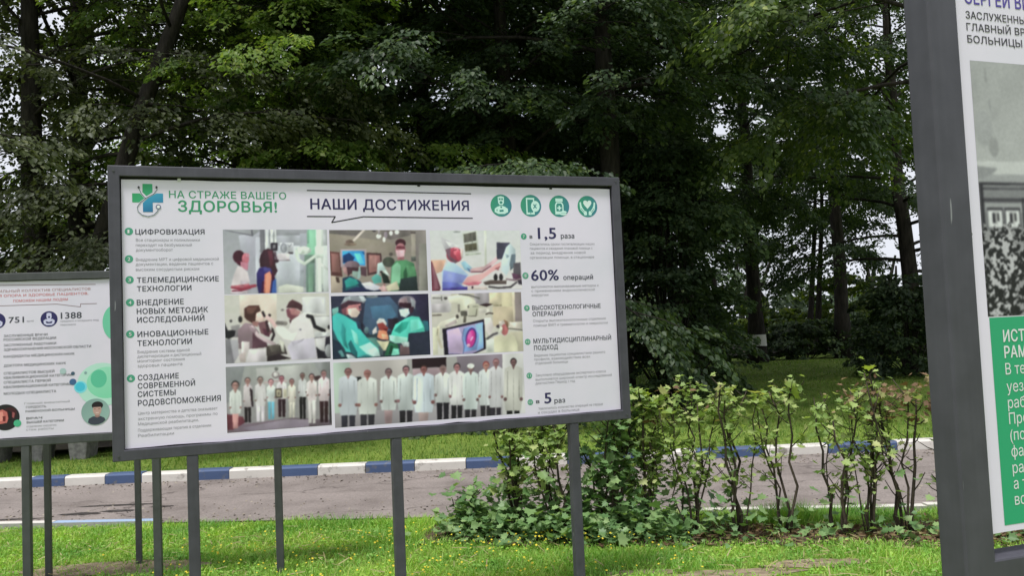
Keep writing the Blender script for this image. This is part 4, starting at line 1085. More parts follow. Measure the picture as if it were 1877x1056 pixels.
# eight printed photographs
DR = {}
DR['A'] = ([(70, 85), (1615, 90), (1645, 1030), (88, 1035)], [
    ('gv', (158, 158, 168), (176, 176, 184)), ('p', (176, 174, 190), [(300, 180), (620, 110), (620, 1030), (420, 1030)]), ('p', (148, 148, 156), [(70, 85), (620, 85), (620, 100), (505, 185), (120, 100)]), ('l', (112, 110, 122), 16, [(110, 100), (500, 180)]), ('l', (100, 98, 110), 22, [(490, 100), (500, 180)]),
    ('r', (116, 114, 124), 605, 80, 690, 430), ('r', (188, 188, 202), 545, 200, 610, 1030), ('r', (218, 218, 228), 685, 80, 740, 420), ('r', (140, 140, 150), 738, 85, 760, 300), ('r', (224, 224, 232), 760, 85, 805, 300), ('r', (150, 150, 160), 805, 85, 822, 300), ('r', (226, 226, 232), 822, 85, 850, 320),
    ('r', (150, 150, 160), 850, 85, 1300, 180), ('r', (166, 166, 178), 850, 180, 1300, 330), ('r', (186, 188, 200), 850, 330, 1210, 950), ('r', (160, 162, 174), 1200, 150, 1300, 950), ('r', (146, 150, 160), 1205, 700, 1260, 960),
    ('r', (142, 192, 168), 1310, 80, 1455, 480), ('r', (118, 160, 140), 1310, 80, 1340, 300), ('r', (112, 134, 124), 1270, 470, 1430, 600), ('r', (108, 128, 122), 1295, 590, 1432, 1040), ('r', (126, 156, 140), 1330, 620, 1400, 1040),
    ('r', (202, 208, 206), 1445, 80, 1555, 1040), ('r', (226, 230, 228), 1480, 80, 1520, 1040), ('r', (170, 172, 178), 1555, 80, 1620, 340), ('r', (190, 194, 196), 1555, 330, 1650, 1040), ('p', (120, 122, 130), [(1540, 860), (1560, 1040), (1540, 1040)]), ('l', (222, 224, 226), 40, [(1530, 620), (1620, 690)]),
    ('e', (206, 216, 212), 1250, 405, 125, 62), ('r', (212, 220, 214), 1170, 360, 1340, 450), ('l', (220, 228, 222), 46, [(1140, 420), (1180, 545), (1270, 605), (1380, 525), (1500, 440)]), ('r', (206, 214, 210), 1430, 340, 1560, 520),
    ('r', (206, 206, 216), 905, 285, 1105, 445), ('e', (136, 136, 148), 960, 365, 48, 76), ('e', (166, 166, 178), 960, 365, 30, 50), ('l', (150, 150, 162), 14, [(1010, 310), (1045, 350), (1075, 310)]), ('r', (76, 70, 76), 1025, 425, 1100, 458), ('r', (214, 204, 214), 865, 445, 1045, 540), ('l', (136, 116, 126), 12, [(880, 550), (1050, 548)]),
    ('r', (52, 46, 56), 768, 285, 868, 405), ('r', (126, 124, 132), 800, 315, 838, 372), ('e', (62, 44, 56), 852, 555, 34, 28), ('l', (90, 70, 84), 26, [(830, 430), (850, 520)]),
    ('p', (200, 200, 194), [(880, 935), (1000, 900), (1255, 945), (1255, 1035), (880, 1035)]),
    ('e', (58, 26, 38), 303, 490, 86, 96), ('p', (70, 28, 44), [(250, 560), (350, 540), (345, 640), (285, 600)]), ('e', (192, 112, 128), 398, 520, 52, 84), ('e', (190, 128, 146), 430, 470, 26, 30), ('p', (184, 122, 142), [(330, 560), (440, 590), (430, 690), (360, 660), (325, 620)]),
    ('p', (204, 192, 200), [(285, 620), (350, 640), (430, 720), (460, 860), (420, 1035), (195, 1035), (190, 900), (225, 760)]), ('p', (186, 172, 186), [(320, 830), (450, 860), (430, 1035), (330, 1035)]), ('l', (152, 62, 82), 46, [(205, 930), (330, 960), (455, 930), (535, 915)]), ('l', (176, 96, 112), 30, [(200, 925), (320, 915), (440, 900)]), ('l', (126, 44, 66), 16, [(205, 985), (340, 985), (470, 950)]), ('p', (190, 178, 190), [(180, 1000), (420, 1000), (420, 1035), (180, 1035)]),
    ('p', (58, 34, 46), [(615, 470), (660, 395), (730, 368), (800, 400), (828, 480), (835, 620), (870, 700), (830, 770), (690, 660), (610, 640), (600, 540)]), ('p', (84, 44, 56), [(720, 400), (790, 400), (815, 620), (760, 640)]),
    ('p', (44, 36, 92), [(600, 655), (690, 640), (780, 690), (830, 800), (850, 1035), (590, 1035), (560, 900), (560, 730)]), ('p', (66, 62, 122), [(650, 640), (760, 660), (780, 690), (680, 730)]), ('p', (62, 22, 58), [(640, 850), (680, 850), (700, 1035), (620, 1035)]), ('p', (206, 136, 116), [(676, 745), (755, 705), (782, 780), (752, 1035), (662, 1035)]), ('p', (184, 112, 98), [(676, 745), (700, 735), (690, 1035), (662, 1035)]),
    ('p', (72, 24, 48), [(780, 700), (825, 770), (800, 860), (775, 820)]), ('p', (70, 104, 184), [(800, 850), (845, 815), (852, 1035), (775, 1035)])])
DR['B'] = ([(112, 95), (1550, 92), (1580, 1000), (130, 1015)], [
    ('gv', (136, 128, 124), (150, 138, 132)), ('p', (104, 98, 98), [(112, 95), (620, 95), (500, 180), (112, 150)]), ('p', (142, 132, 124), [(112, 150), (480, 200), (900, 260), (1080, 300), (1080, 480), (112, 410)]), ('p', (112, 104, 104), [(860, 95), (1330, 95), (1300, 180), (1000, 240), (880, 170)]),
    ('r', (128, 120, 120), 1390, 95, 1590, 1010), ('r', (140, 136, 132), 1440, 300, 1590, 1010), ('r', (168, 158, 150), 1325, 150, 1385, 500), ('r', (86, 76, 78), 1310, 120, 1390, 150), ('r', (92, 96, 92), 1320, 490, 1390, 560),
    ('l', (222, 208, 204), 34, [(620, 95), (470, 250)]), ('e', (110, 92, 86), 410, 280, 60, 40), ('e', (122, 104, 94), 420, 310, 90, 22),
    ('e', (244, 240, 242), 835, 190, 36, 34), ('e', (246, 242, 244), 915, 240, 22, 38), ('e', (240, 236, 240), 1018, 145, 26, 34), ('e', (244, 240, 244), 1108, 130, 34, 32), ('e', (150, 136, 150), 940, 170, 26, 50), ('l', (160, 150, 158), 26, [(840, 95), (840, 160)]), ('e', (88, 80, 86), 770, 110, 30, 18),
    ('p', (92, 56, 56), [(118, 410), (260, 425), (300, 780), (140, 760)]), ('p', (142, 100, 98), [(140, 440), (245, 450), (275, 720), (150, 710)]), ('p', (176, 160, 150), [(130, 760), (310, 800), (310, 1010), (130, 1010)]), ('p', (70, 52, 50), [(200, 780), (250, 790), (260, 870), (215, 860)]),
    ('r', (170, 152, 162), 275, 380, 650, 640), ('p', (64, 156, 222), [(300, 405), (620, 405), (635, 620), (310, 590)]), ('p', (26, 58, 110), [(310, 470), (400, 430), (480, 500), (440, 580), (310, 580)]), ('p', (96, 196, 246), [(470, 440), (560, 440), (620, 590), (540, 600)]), ('p', (30, 92, 148), [(570, 410), (620, 410), (625, 470)]),
    ('p', (72, 48, 52), [(650, 430), (870, 440), (890, 720), (665, 770)]), ('p', (148, 104, 104), [(680, 460), (850, 470), (865, 690), (690, 730)]), ('p', (168, 124, 122), [(700, 480), (790, 480), (800, 640), (705, 660)]), ('e', (66, 70, 64), 980, 570, 90, 75), ('e', (82, 74, 72), 1015, 455, 30, 26),
    ('e', (120, 100, 112), 440, 610, 110, 62), ('p', (62, 40, 48), [(350, 640), (550, 650), (530, 700), (420, 740), (380, 780)]), ('p', (170, 132, 134), [(300, 640), (360, 640), (380, 760), (320, 730)]), ('p', (130, 150, 146), [(440, 700), (560, 700), (540, 800), (450, 790)]), ('p', (150, 176, 178), [(540, 640), (570, 650), (560, 800), (510, 830)]), ('p', (84, 60, 70), [(560, 640), (650, 640), (650, 780), (570, 760)]),
    ('p', (34, 54, 76), [(300, 800), (420, 770), (560, 850), (640, 960), (560, 1015), (300, 1015)]), ('p', (46, 134, 132), [(330, 840), (400, 790), (500, 820), (540, 880), (440, 930), (350, 960)]), ('p', (40, 92, 104), [(340, 940), (520, 900), (560, 960), (340, 1000)]), ('p', (34, 40, 74), [(300, 1000), (500, 930), (860, 960), (860, 1015), (300, 1015)]),
    ('p', (96, 172, 166), [(720, 800), (800, 740), (870, 790), (870, 870), (760, 890)]), ('p', (184, 204, 208), [(815, 590), (880, 570), (950, 700), (850, 700), (840, 760), (800, 750)]), ('p', (36, 46, 42), [(860, 710), (960, 760), (1000, 880), (900, 880)]), ('p', (190, 202, 200), [(870, 690), (940, 690), (1000, 780), (960, 770)]),
    ('p', (208, 206, 222), [(570, 880), (700, 860), (850, 930), (900, 960), (760, 990), (640, 960)]), ('p', (196, 160, 164), [(820, 950), (900, 910), (960, 940), (960, 1010), (880, 1000)]), ('p', (150, 108, 110), [(890, 890), (930, 880), (920, 930)]),
    ('e', (64, 34, 44), 1160, 290, 78, 62), ('r', (64, 34, 44), 1090, 290, 1235, 325), ('e', (176, 120, 130), 1160, 390, 76, 100), ('r', (112, 56, 70), 1095, 335, 1225, 375), ('p', (224, 184, 196), [(1090, 400), (1225, 390), (1215, 480), (1160, 530), (1105, 490)]), ('p', (150, 100, 108), [(1110, 500), (1210, 490), (1220, 570), (1110, 560)]),
    ('p', (74, 124, 90), [(1020, 640), (1090, 550), (1240, 540), (1360, 590), (1400, 760), (1420, 1005), (1000, 1005), (1010, 800)]), ('p', (136, 190, 160), [(1030, 640), (1110, 570), (1160, 620), (1150, 880), (1010, 900)]), ('p', (44, 84, 60), [(1200, 720), (1240, 640), (1260, 760), (1240, 900), (1200, 900)]), ('p', (40, 52, 54), [(1160, 820), (1400, 780), (1420, 1005), (1120, 1005)]), ('p', (186, 178, 160), [(930, 930), (1100, 850), (1140, 980), (960, 1000)]), ('p', (84, 134, 98), [(1250, 620), (1370, 640), (1390, 780), (1280, 780)])])
DR['C'] = ([(75, 90), (1395, 90), (1420, 985), (85, 990)], [
    ('gv', (208, 208, 212), (214, 208, 212)), ('e', (170, 172, 174), 460, 115, 60, 14), ('p', (190, 192, 186), [(540, 130), (755, 95), (775, 410), (575, 430)]), ('p', (92, 90, 84), [(560, 150), (738, 112), (742, 245), (566, 280)]), ('p', (84, 80, 66), [(572, 305), (745, 280), (752, 385), (580, 408)]), ('l', (120, 118, 112), 8, [(620, 150), (625, 400)]), ('l', (124, 122, 114), 8, [(680, 130), (690, 390)]), ('l', (172, 176, 166), 26, [(590, 455), (800, 440)]), ('p', (204, 206, 196), [(860, 95), (890, 95), (890, 640), (860, 640)]),
    ('p', (222, 176, 158), [(80, 530), (300, 530), (240, 700), (160, 730)]), ('p', (116, 62, 78), [(72, 550), (100, 550), (215, 940), (200, 990), (80, 990)]), ('p', (140, 92, 106), [(100, 600), (140, 700), (190, 960), (130, 960)]),
    ('p', (198, 194, 202), [(235, 190), (330, 240), (510, 345), (290, 385), (250, 290)]), ('p', (214, 212, 218), [(300, 250), (510, 330), (480, 345), (350, 330)]),
    ('e', (168, 72, 92), 425, 460, 118, 112), ('p', (112, 82, 96), [(290, 380), (370, 350), (360, 480), (470, 560), (430, 585), (340, 520)]), ('e', (226, 118, 136), 450, 410, 40, 60), ('e', (196, 84, 104), 490, 470, 46, 70), ('l', (96, 36, 52), 14, [(415, 390), (450, 380)]), ('p', (204, 188, 186), [(505, 360), (550, 370), (540, 500), (520, 530)]),
    ('p', (166, 188, 220), [(330, 560), (420, 580), (520, 660), (620, 760), (560, 830), (520, 900), (560, 930), (620, 985), (235, 985), (240, 700)]), ('p', (140, 150, 216), [(260, 680), (420, 720), (600, 770), (520, 880), (240, 870)]), ('p', (104, 110, 188), [(240, 850), (440, 870), (500, 900), (610, 985), (235, 985)]), ('p', (72, 62, 138), [(240, 950), (600, 930), (610, 985), (235, 985)]), ('p', (150, 188, 210), [(510, 570), (570, 550), (680, 660), (640, 720), (560, 680)]), ('p', (80, 108, 154), [(590, 650), (680, 690), (640, 720)]),
    ('l', (206, 170, 178), 56, [(670, 690), (860, 660), (980, 580), (1040, 520)]), ('l', (130, 76, 92), 18, [(660, 715), (820, 715), (950, 630)]), ('p', (220, 162, 166), [(520, 890), (600, 790), (840, 730), (1000, 620), (1100, 570), (1090, 650), (960, 720), (800, 840), (620, 920)]), ('p', (190, 112, 128), [(540, 880), (680, 860), (820, 860), (760, 910), (620, 920)]), ('p', (156, 96, 104), [(1000, 670), (1090, 630), (1060, 700)]),
    ('p', (66, 64, 82), [(1040, 275), (1240, 280), (1190, 420), (1110, 530), (1040, 530)]), ('p', (186, 198, 208), [(1240, 290), (1320, 380), (1320, 450), (1250, 480), (1220, 700), (1180, 780), (1110, 700), (1120, 520), (1180, 350)]), ('p', (150, 168, 178), [(1160, 440), (1230, 480), (1190, 520)]), ('p', (104, 116, 130), [(1260, 460), (1325, 450), (1310, 640), (1240, 700), (1230, 600)]), ('p', (92, 86, 96), [(1290, 590), (1395, 580), (1400, 790), (1280, 790)]), ('p', (88, 56, 80), [(1260, 740), (1400, 770), (1410, 840), (1280, 830)]),
    ('e', (34, 32, 36), 1018, 800, 30, 54), ('e', (36, 32, 36), 1098, 800, 30, 54), ('p', (98, 84, 82), [(830, 870), (940, 840), (1180, 850), (1180, 905), (860, 910)]), ('l', (84, 78, 84), 30, [(920, 940), (1060, 960), (1240, 950), (1330, 880)]), ('p', (58, 50, 62), [(1340, 840), (1410, 840), (1420, 920), (1360, 910)]), ('l', (120, 100, 110), 24, [(1180, 830), (1300, 850), (1400, 830)]), ('p', (206, 190, 190), [(600, 930), (880, 930), (900, 985), (600, 985)]), ('e', (44, 24, 34), 672, 945, 14, 20)])
DR['D'] = ([(50, 65), (1500, 75), (1512, 965), (65, 1025)], [
    ('gv', (200, 196, 192), (196, 190, 194)), ('r', (212, 198, 190), 260, 70, 760, 480), ('r', (202, 200, 206), 1120, 130, 1450, 370), ('l', (222, 222, 228), 10, [(1120, 140), (1440, 140), (1440, 360)]), ('l', (170, 166, 170), 10, [(1270, 395), (1500, 392)]), ('l', (226, 224, 226), 16, [(1140, 345), (1450, 375)]), ('r', (196, 194, 198), 1280, 400, 1500, 560),
    ('e', (62, 58, 60), 140, 430, 18, 20), ('e', (40, 36, 40), 266, 410, 28, 46), ('p', (148, 142, 148), [(140, 500), (260, 480), (240, 660), (150, 660)]), ('p', (34, 32, 38), [(52, 440), (100, 560), (200, 560), (190, 640), (110, 680), (52, 660)]), ('p', (128, 124, 134), [(60, 680), (140, 680), (180, 1020), (65, 1025)]), ('p', (158, 154, 164), [(130, 690), (230, 690), (240, 900), (180, 1010)]),
    ('l', (126, 120, 118), 54, [(770, 470), (880, 480)]), ('e', (126, 116, 120), 840, 295, 22, 16),
    ('p', (74, 46, 44), [(320, 260), (380, 222), (520, 222), (545, 300), (480, 330), (480, 420), (430, 470), (350, 420), (320, 380)]), ('p', (96, 66, 60), [(350, 250), (500, 240), (440, 330), (360, 340)]), ('p', (216, 188, 182), [(480, 330), (540, 310), (600, 400), (590, 435), (520, 440), (470, 420)]), ('p', (148, 106, 106), [(430, 440), (510, 440), (500, 520), (430, 500)]),
    ('p', (132, 112, 122), [(230, 560), (330, 460), (430, 480), (520, 600), (420, 820), (240, 820)]), ('p', (92, 62, 76), [(430, 580), (600, 700), (640, 800), (420, 820)]), ('p', (110, 76, 84), [(500, 460), (610, 440), (720, 560), (640, 660), (540, 610)]), ('p', (78, 44, 58), [(560, 540), (640, 560), (660, 660), (590, 640)]), ('l', (200, 178, 188), 46, [(420, 520), (500, 640), (590, 700), (720, 760)]), ('p', (172, 146, 158), [(370, 480), (480, 560), (460, 620), (400, 560)]), ('p', (222, 208, 214), [(280, 715), (385, 725), (385, 800), (330, 920), (280, 870)]), ('p', (178, 164, 166), [(240, 900), (340, 860), (330, 1010), (260, 1000)]), ('p', (214, 204, 214), [(380, 830), (600, 830), (610, 1000), (330, 1010)]),
    ('p', (62, 54, 54), [(610, 790), (860, 770), (900, 900), (780, 900), (960, 960), (620, 1000)]), ('p', (92, 84, 82), [(640, 780), (780, 760), (800, 850), (680, 870)]), ('p', (40, 30, 36), [(620, 940), (780, 890), (920, 960), (620, 1000)]),
    ('l', (44, 34, 42), 36, [(570, 320), (590, 370)]), ('e', (50, 40, 46), 662, 364, 20, 22), ('l', (206, 172, 174), 50, [(630, 390), (690, 440), (740, 520)]), ('l', (60, 40, 48), 40, [(620, 450), (640, 580)]), ('l', (212, 204, 210), 24, [(650, 470), (680, 560)]), ('l', (46, 36, 42), 34, [(700, 560), (720, 630), (690, 700)]),
    ('p', (76, 48, 56), [(890, 270), (930, 190), (980, 155), (1090, 210), (1120, 240), (1110, 320), (1040, 280), (930, 270)]), ('p', (168, 116, 122), [(900, 290), (1000, 270), (1090, 320), (1060, 380), (960, 430), (910, 390)]), ('p', (116, 70, 82), [(890, 290), (930, 270), (960, 360), (1050, 380), (960, 440), (905, 380)]), ('e', (190, 138, 140), 1050, 330, 40, 30), ('p', (60, 32, 44), [(930, 430), (970, 440), (950, 500)]),
    ('p', (214, 208, 212), [(960, 450), (1130, 340), (1180, 370), (1260, 520), (1290, 780), (1310, 960), (960, 980), (880, 740), (760, 600), (740, 520), (860, 530), (920, 560)]), ('p', (196, 188, 206), [(960, 720), (1280, 680), (1310, 960), (960, 980), (900, 800)]), ('p', (226, 222, 220), [(750, 520), (860, 530), (960, 620), (1040, 600), (980, 720), (850, 690), (770, 610)]), ('p', (178, 170, 188), [(960, 740), (1140, 690), (1100, 730), (980, 790)]), ('e', (130, 124, 140), 1085, 568, 18, 12), ('p', (196, 192, 186), [(790, 700), (860, 740), (860, 880), (820, 860)]),
    ('l', (34, 30, 36), 50, [(1190, 385), (1250, 400), (1290, 530), (1420, 590)]), ('p', (206, 204, 210), [(1280, 600), (1500, 610), (1500, 660), (1290, 680)]), ('l', (118, 112, 124), 12, [(1280, 685), (1460, 668)]), ('p', (188, 184, 190), [(1300, 690), (1430, 690), (1420, 870), (1310, 870)]), ('p', (38, 34, 46), [(1440, 680), (1505, 660), (1505, 960), (1320, 965), (1300, 800), (1360, 850), (1420, 870)]), ('e', (150, 150, 156), 1480, 860, 55, 90), ('e', (40, 36, 44), 1488, 540, 18, 30)])
DR['E'] = ([(55, 92), (1445, 75), (1478, 950), (75, 1000)], [
    ('gv', (48, 50, 72), (40, 44, 62)), ('p', (66, 86, 114), [(540, 130), (880, 110), (1000, 250), (1000, 520), (880, 600), (600, 660), (500, 480)]), ('p', (74, 108, 140), [(600, 250), (900, 230), (980, 380), (860, 480), (640, 420)]), ('e', (120, 126, 134), 630, 105, 90, 26), ('p', (42, 38, 62), [(1150, 80), (1445, 76), (1460, 600), (1300, 420), (1260, 250)]), ('p', (28, 26, 44), [(470, 470), (500, 500), (500, 640), (450, 600)]), ('e', (92, 116, 126), 550, 590, 34, 50), ('p', (40, 52, 60), [(540, 660), (700, 640), (760, 800), (620, 760)]),
    ('p', (74, 88, 96), [(540, 690), (680, 690), (790, 860), (780, 960), (700, 900)]), ('p', (84, 128, 122), [(560, 700), (680, 700), (760, 800), (700, 840)]),
    ('p', (140, 142, 154), [(190, 220), (250, 110), (330, 90), (500, 90), (545, 160), (520, 200), (280, 190)]), ('p', (178, 184, 194), [(250, 120), (320, 95), (330, 140), (230, 170)]), ('p', (184, 190, 200), [(440, 95), (510, 95), (550, 160), (490, 180)]), ('p', (62, 38, 52), [(190, 220), (300, 160), (500, 190), (460, 230), (300, 230), (210, 290)]), ('p', (176, 116, 122), [(240, 300), (300, 230), (470, 210), (480, 300), (400, 330), (270, 370)]), ('p', (120, 72, 86), [(200, 290), (270, 250), (270, 370), (220, 350)]), ('p', (226, 204, 198), [(290, 280), (400, 265), (465, 330), (420, 400), (350, 410), (300, 360)]), ('p', (74, 50, 64), [(440, 240), (475, 240), (470, 290), (450, 290)]), ('p', (52, 60, 80), [(330, 400), (450, 410), (440, 470), (340, 440)]),
    ('p', (70, 180, 178), [(75, 380), (150, 330), (240, 370), (400, 470), (480, 600), (560, 700), (720, 850), (740, 960), (420, 985), (330, 900), (200, 880), (80, 700)]), ('p', (50, 140, 142), [(210, 470), (260, 560), (260, 720), (300, 860), (230, 800), (190, 640)]), ('p', (36, 104, 112), [(330, 900), (290, 780), (330, 720), (420, 900), (420, 985)]), ('p', (128, 204, 196), [(330, 560), (420, 640), (440, 800), (380, 760)]), ('p', (160, 214, 206), [(440, 820), (600, 760), (720, 860), (740, 960), (600, 970)]), ('p', (196, 220, 222), [(560, 870), (680, 830), (750, 960), (620, 970)]), ('p', (60, 122, 130), [(430, 960), (560, 930), (650, 965), (420, 985)]), ('p', (44, 60, 86), [(400, 450), (470, 480), (480, 590), (430, 560)]),
    ('p', (42, 70, 84), [(75, 540), (140, 700), (240, 840), (300, 990), (75, 1000)]), ('p', (34, 44, 64), [(80, 700), (180, 760), (260, 980), (80, 1000)]), ('p', (90, 140, 146), [(150, 880), (200, 860), (250, 960), (200, 960)]), ('p', (190, 204, 214), [(260, 920), (330, 930), (410, 985), (290, 995)]), ('p', (128, 182, 178), [(70, 280), (160, 250), (160, 320), (80, 380)]),
    ('p', (38, 30, 44), [(850, 430), (1000, 420), (1000, 500), (920, 600), (860, 560)]), ('p', (210, 208, 210), [(690, 470), (730, 420), (800, 430), (840, 500), (820, 540), (700, 500)]), ('p', (214, 204, 208), [(630, 600), (690, 530), (700, 620), (640, 650)]), ('p', (150, 64, 64), [(700, 500), (780, 480), (860, 560), (840, 620), (730, 580)]), ('p', (226, 146, 118), [(720, 590), (830, 600), (860, 680), (860, 730), (760, 720), (700, 690)]), ('p', (240, 170, 140), [(760, 640), (850, 660), (850, 710), (780, 720)]), ('p', (92, 30, 36), [(770, 560), (850, 570), (830, 610)]), ('p', (222, 214, 184), [(690, 730), (790, 750), (880, 740), (820, 880), (790, 880)]), ('p', (44, 100, 74), [(880, 760), (1000, 800), (1020, 940), (800, 955), (830, 870)]), ('p', (26, 66, 52), [(890, 800), (930, 820), (900, 940), (860, 940)]), ('p', (130, 210, 194), [(930, 850), (1010, 860), (1020, 945), (900, 950)]),
    ('e', (124, 116, 130), 1130, 200, 128, 96), ('p', (156, 132, 142), [(1020, 160), (1120, 130), (1150, 220), (1020, 220)]), ('p', (170, 172, 184), [(1180, 130), (1250, 190), (1250, 300), (1200, 240)]), ('p', (46, 24, 36), [(1010, 200), (1190, 210), (1200, 330), (1160, 290), (1020, 260)]), ('p', (196, 214, 222), [(1012, 300), (1150, 285), (1170, 360), (1110, 415), (1040, 390)]), ('p', (60, 36, 52), [(1160, 280), (1230, 260), (1220, 340), (1180, 360)]), ('p', (36, 44, 74), [(1040, 410), (1120, 420), (1080, 470)]),
    ('p', (88, 204, 190), [(920, 600), (960, 510), (1120, 420), (1200, 395), (1310, 410), (1380, 540), (1390, 620), (1150, 640), (1140, 760), (1000, 780), (880, 730), (900, 650)]), ('p', (46, 150, 138), [(940, 600), (1060, 480), (1160, 470), (1120, 570), (1020, 640)]), ('p', (120, 218, 206), [(1180, 450), (1310, 440), (1370, 560), (1180, 620)]), ('p', (160, 216, 204), [(870, 660), (1000, 680), (1140, 700), (1130, 780), (960, 780), (880, 740)]), ('p', (46, 100, 116), [(1350, 460), (1440, 470), (1460, 600), (1400, 620)]), ('p', (112, 88, 96), [(1030, 800), (1160, 830), (1170, 945), (1020, 955)]), ('p', (178, 190, 194), [(1040, 770), (1160, 760), (1160, 830), (1080, 830)])])
DR['F'] = ([(85, 60), (1432, 58), (1450, 930), (105, 985)], [
    ('gv', (192, 184, 174), (206, 202, 200)), ('r', (198, 192, 196), 90, 60, 380, 330), ('r', (180, 172, 180), 100, 210, 350, 340), ('r', (160, 152, 160), 720, 60, 940, 240), ('r', (204, 192, 168), 945, 60, 1130, 240), ('r', (150, 140, 118), 1000, 240, 1130, 262), ('r', (188, 178, 154), 1130, 60, 1310, 560), ('r', (206, 192, 176), 1290, 60, 1335, 520), ('r', (136, 124, 126), 1330, 60, 1440, 495), ('r', (196, 180, 160), 990, 270, 1300, 560), ('r', (206, 196, 190), 1240, 500, 1440, 600), ('r', (176, 168, 154), 1250, 640, 1450, 935),
    ('l', (110, 106, 104), 26, [(500, 72), (640, 90), (790, 140)]), ('l', (120, 116, 114), 22, [(120, 120), (240, 125)]), ('e', (82, 78, 78), 300, 128, 28, 22), ('l', (96, 92, 90), 14, [(240, 100), (245, 160)]),
    ('p', (216, 212, 198), [(330, 110), (480, 80), (640, 110), (740, 180), (740, 300), (620, 290), (520, 320), (480, 200), (360, 200)]), ('p', (208, 204, 188), [(620, 220), (780, 220), (770, 400), (640, 400)]), ('r', (122, 116, 112), 475, 220, 505, 340), ('p', (84, 80, 76), [(510, 320), (610, 325), (615, 395), (520, 400)]), ('e', (70, 62, 62), 465, 405, 22, 30), ('p', (96, 90, 84), [(560, 390), (600, 400), (590, 500), (550, 500)]), ('l', (118, 112, 104), 14, [(630, 400), (740, 405), (755, 300)]), ('e', (110, 104, 100), 630, 262, 14, 22), ('l', (140, 134, 126), 14, [(700, 262), (770, 262)]), ('p', (52, 36, 40), [(790, 240), (900, 215), (1000, 232), (900, 270)]), ('l', (74, 62, 62), 20, [(890, 380), (930, 362), (990, 370)]), ('p', (214, 206, 202), [(780, 290), (960, 290), (960, 350), (790, 360)]), ('l', (110, 100, 96), 22, [(110, 380), (230, 378)]),
    ('p', (214, 208, 198), [(180, 530), (220, 480), (440, 410), (470, 480), (300, 560), (250, 590)]), ('p', (170, 156, 160), [(280, 540), (450, 440), (460, 500), (310, 560)]), ('l', (210, 200, 184), 40, [(190, 560), (180, 700), (230, 860)]), ('l', (140, 130, 116), 12, [(180, 580), (170, 680)]), ('p', (210, 206, 188), [(105, 560), (165, 560), (180, 960), (110, 970)]), ('p', (214, 204, 206), [(860, 440), (960, 430), (1000, 560), (940, 700), (880, 620)]),
    ('p', (26, 20, 36), [(245, 585), (860, 450), (880, 890), (700, 965), (270, 978)]), ('p', (178, 164, 210), [(305, 600), (840, 490), (845, 880), (660, 968), (330, 965)]), ('p', (196, 172, 210), [(320, 620), (480, 570), (540, 700), (540, 960), (340, 930)]), ('p', (140, 176, 226), [(720, 530), (840, 495), (845, 870), (740, 920), (780, 740)]), ('p', (128, 156, 212), [(560, 580), (700, 540), (780, 680), (740, 900), (560, 930), (540, 760)]), ('l', (92, 108, 158), 12, [(560, 590), (530, 720), (560, 850), (540, 960)]), ('e', (84, 58, 132), 662, 720, 80, 150, 10), ('e', (196, 62, 146), 662, 735, 62, 130, 10), ('e', (232, 110, 190), 640, 690, 26, 60, 10), ('e', (238, 190, 220), 622, 835, 24, 26), ('e', (246, 168, 214), 672, 735, 14, 40, 30),
    ('p', (206, 208, 204), [(880, 760), (1000, 740), (1080, 700), (1080, 930), (880, 940)]), ('l', (82, 78, 84), 34, [(900, 740), (990, 680), (1050, 660)]), ('e', (66, 54, 62), 1070, 560, 32, 26), ('p', (196, 184, 182), [(1080, 490), (1180, 470), (1180, 580), (1090, 600)]), ('e', (168, 100, 104), 1165, 610, 54, 84), ('p', (130, 98, 82), [(1150, 460), (1215, 490), (1225, 620), (1190, 560)]), ('p', (222, 218, 208), [(1090, 560), (1130, 570), (1130, 640), (1085, 640)]), ('l', (110, 104, 98), 20, [(1235, 595), (1440, 620)]), ('p', (212, 206, 184), [(1000, 720), (1100, 680), (1160, 710), (1230, 665), (1320, 710), (1360, 840), (1365, 940), (1000, 945)])])


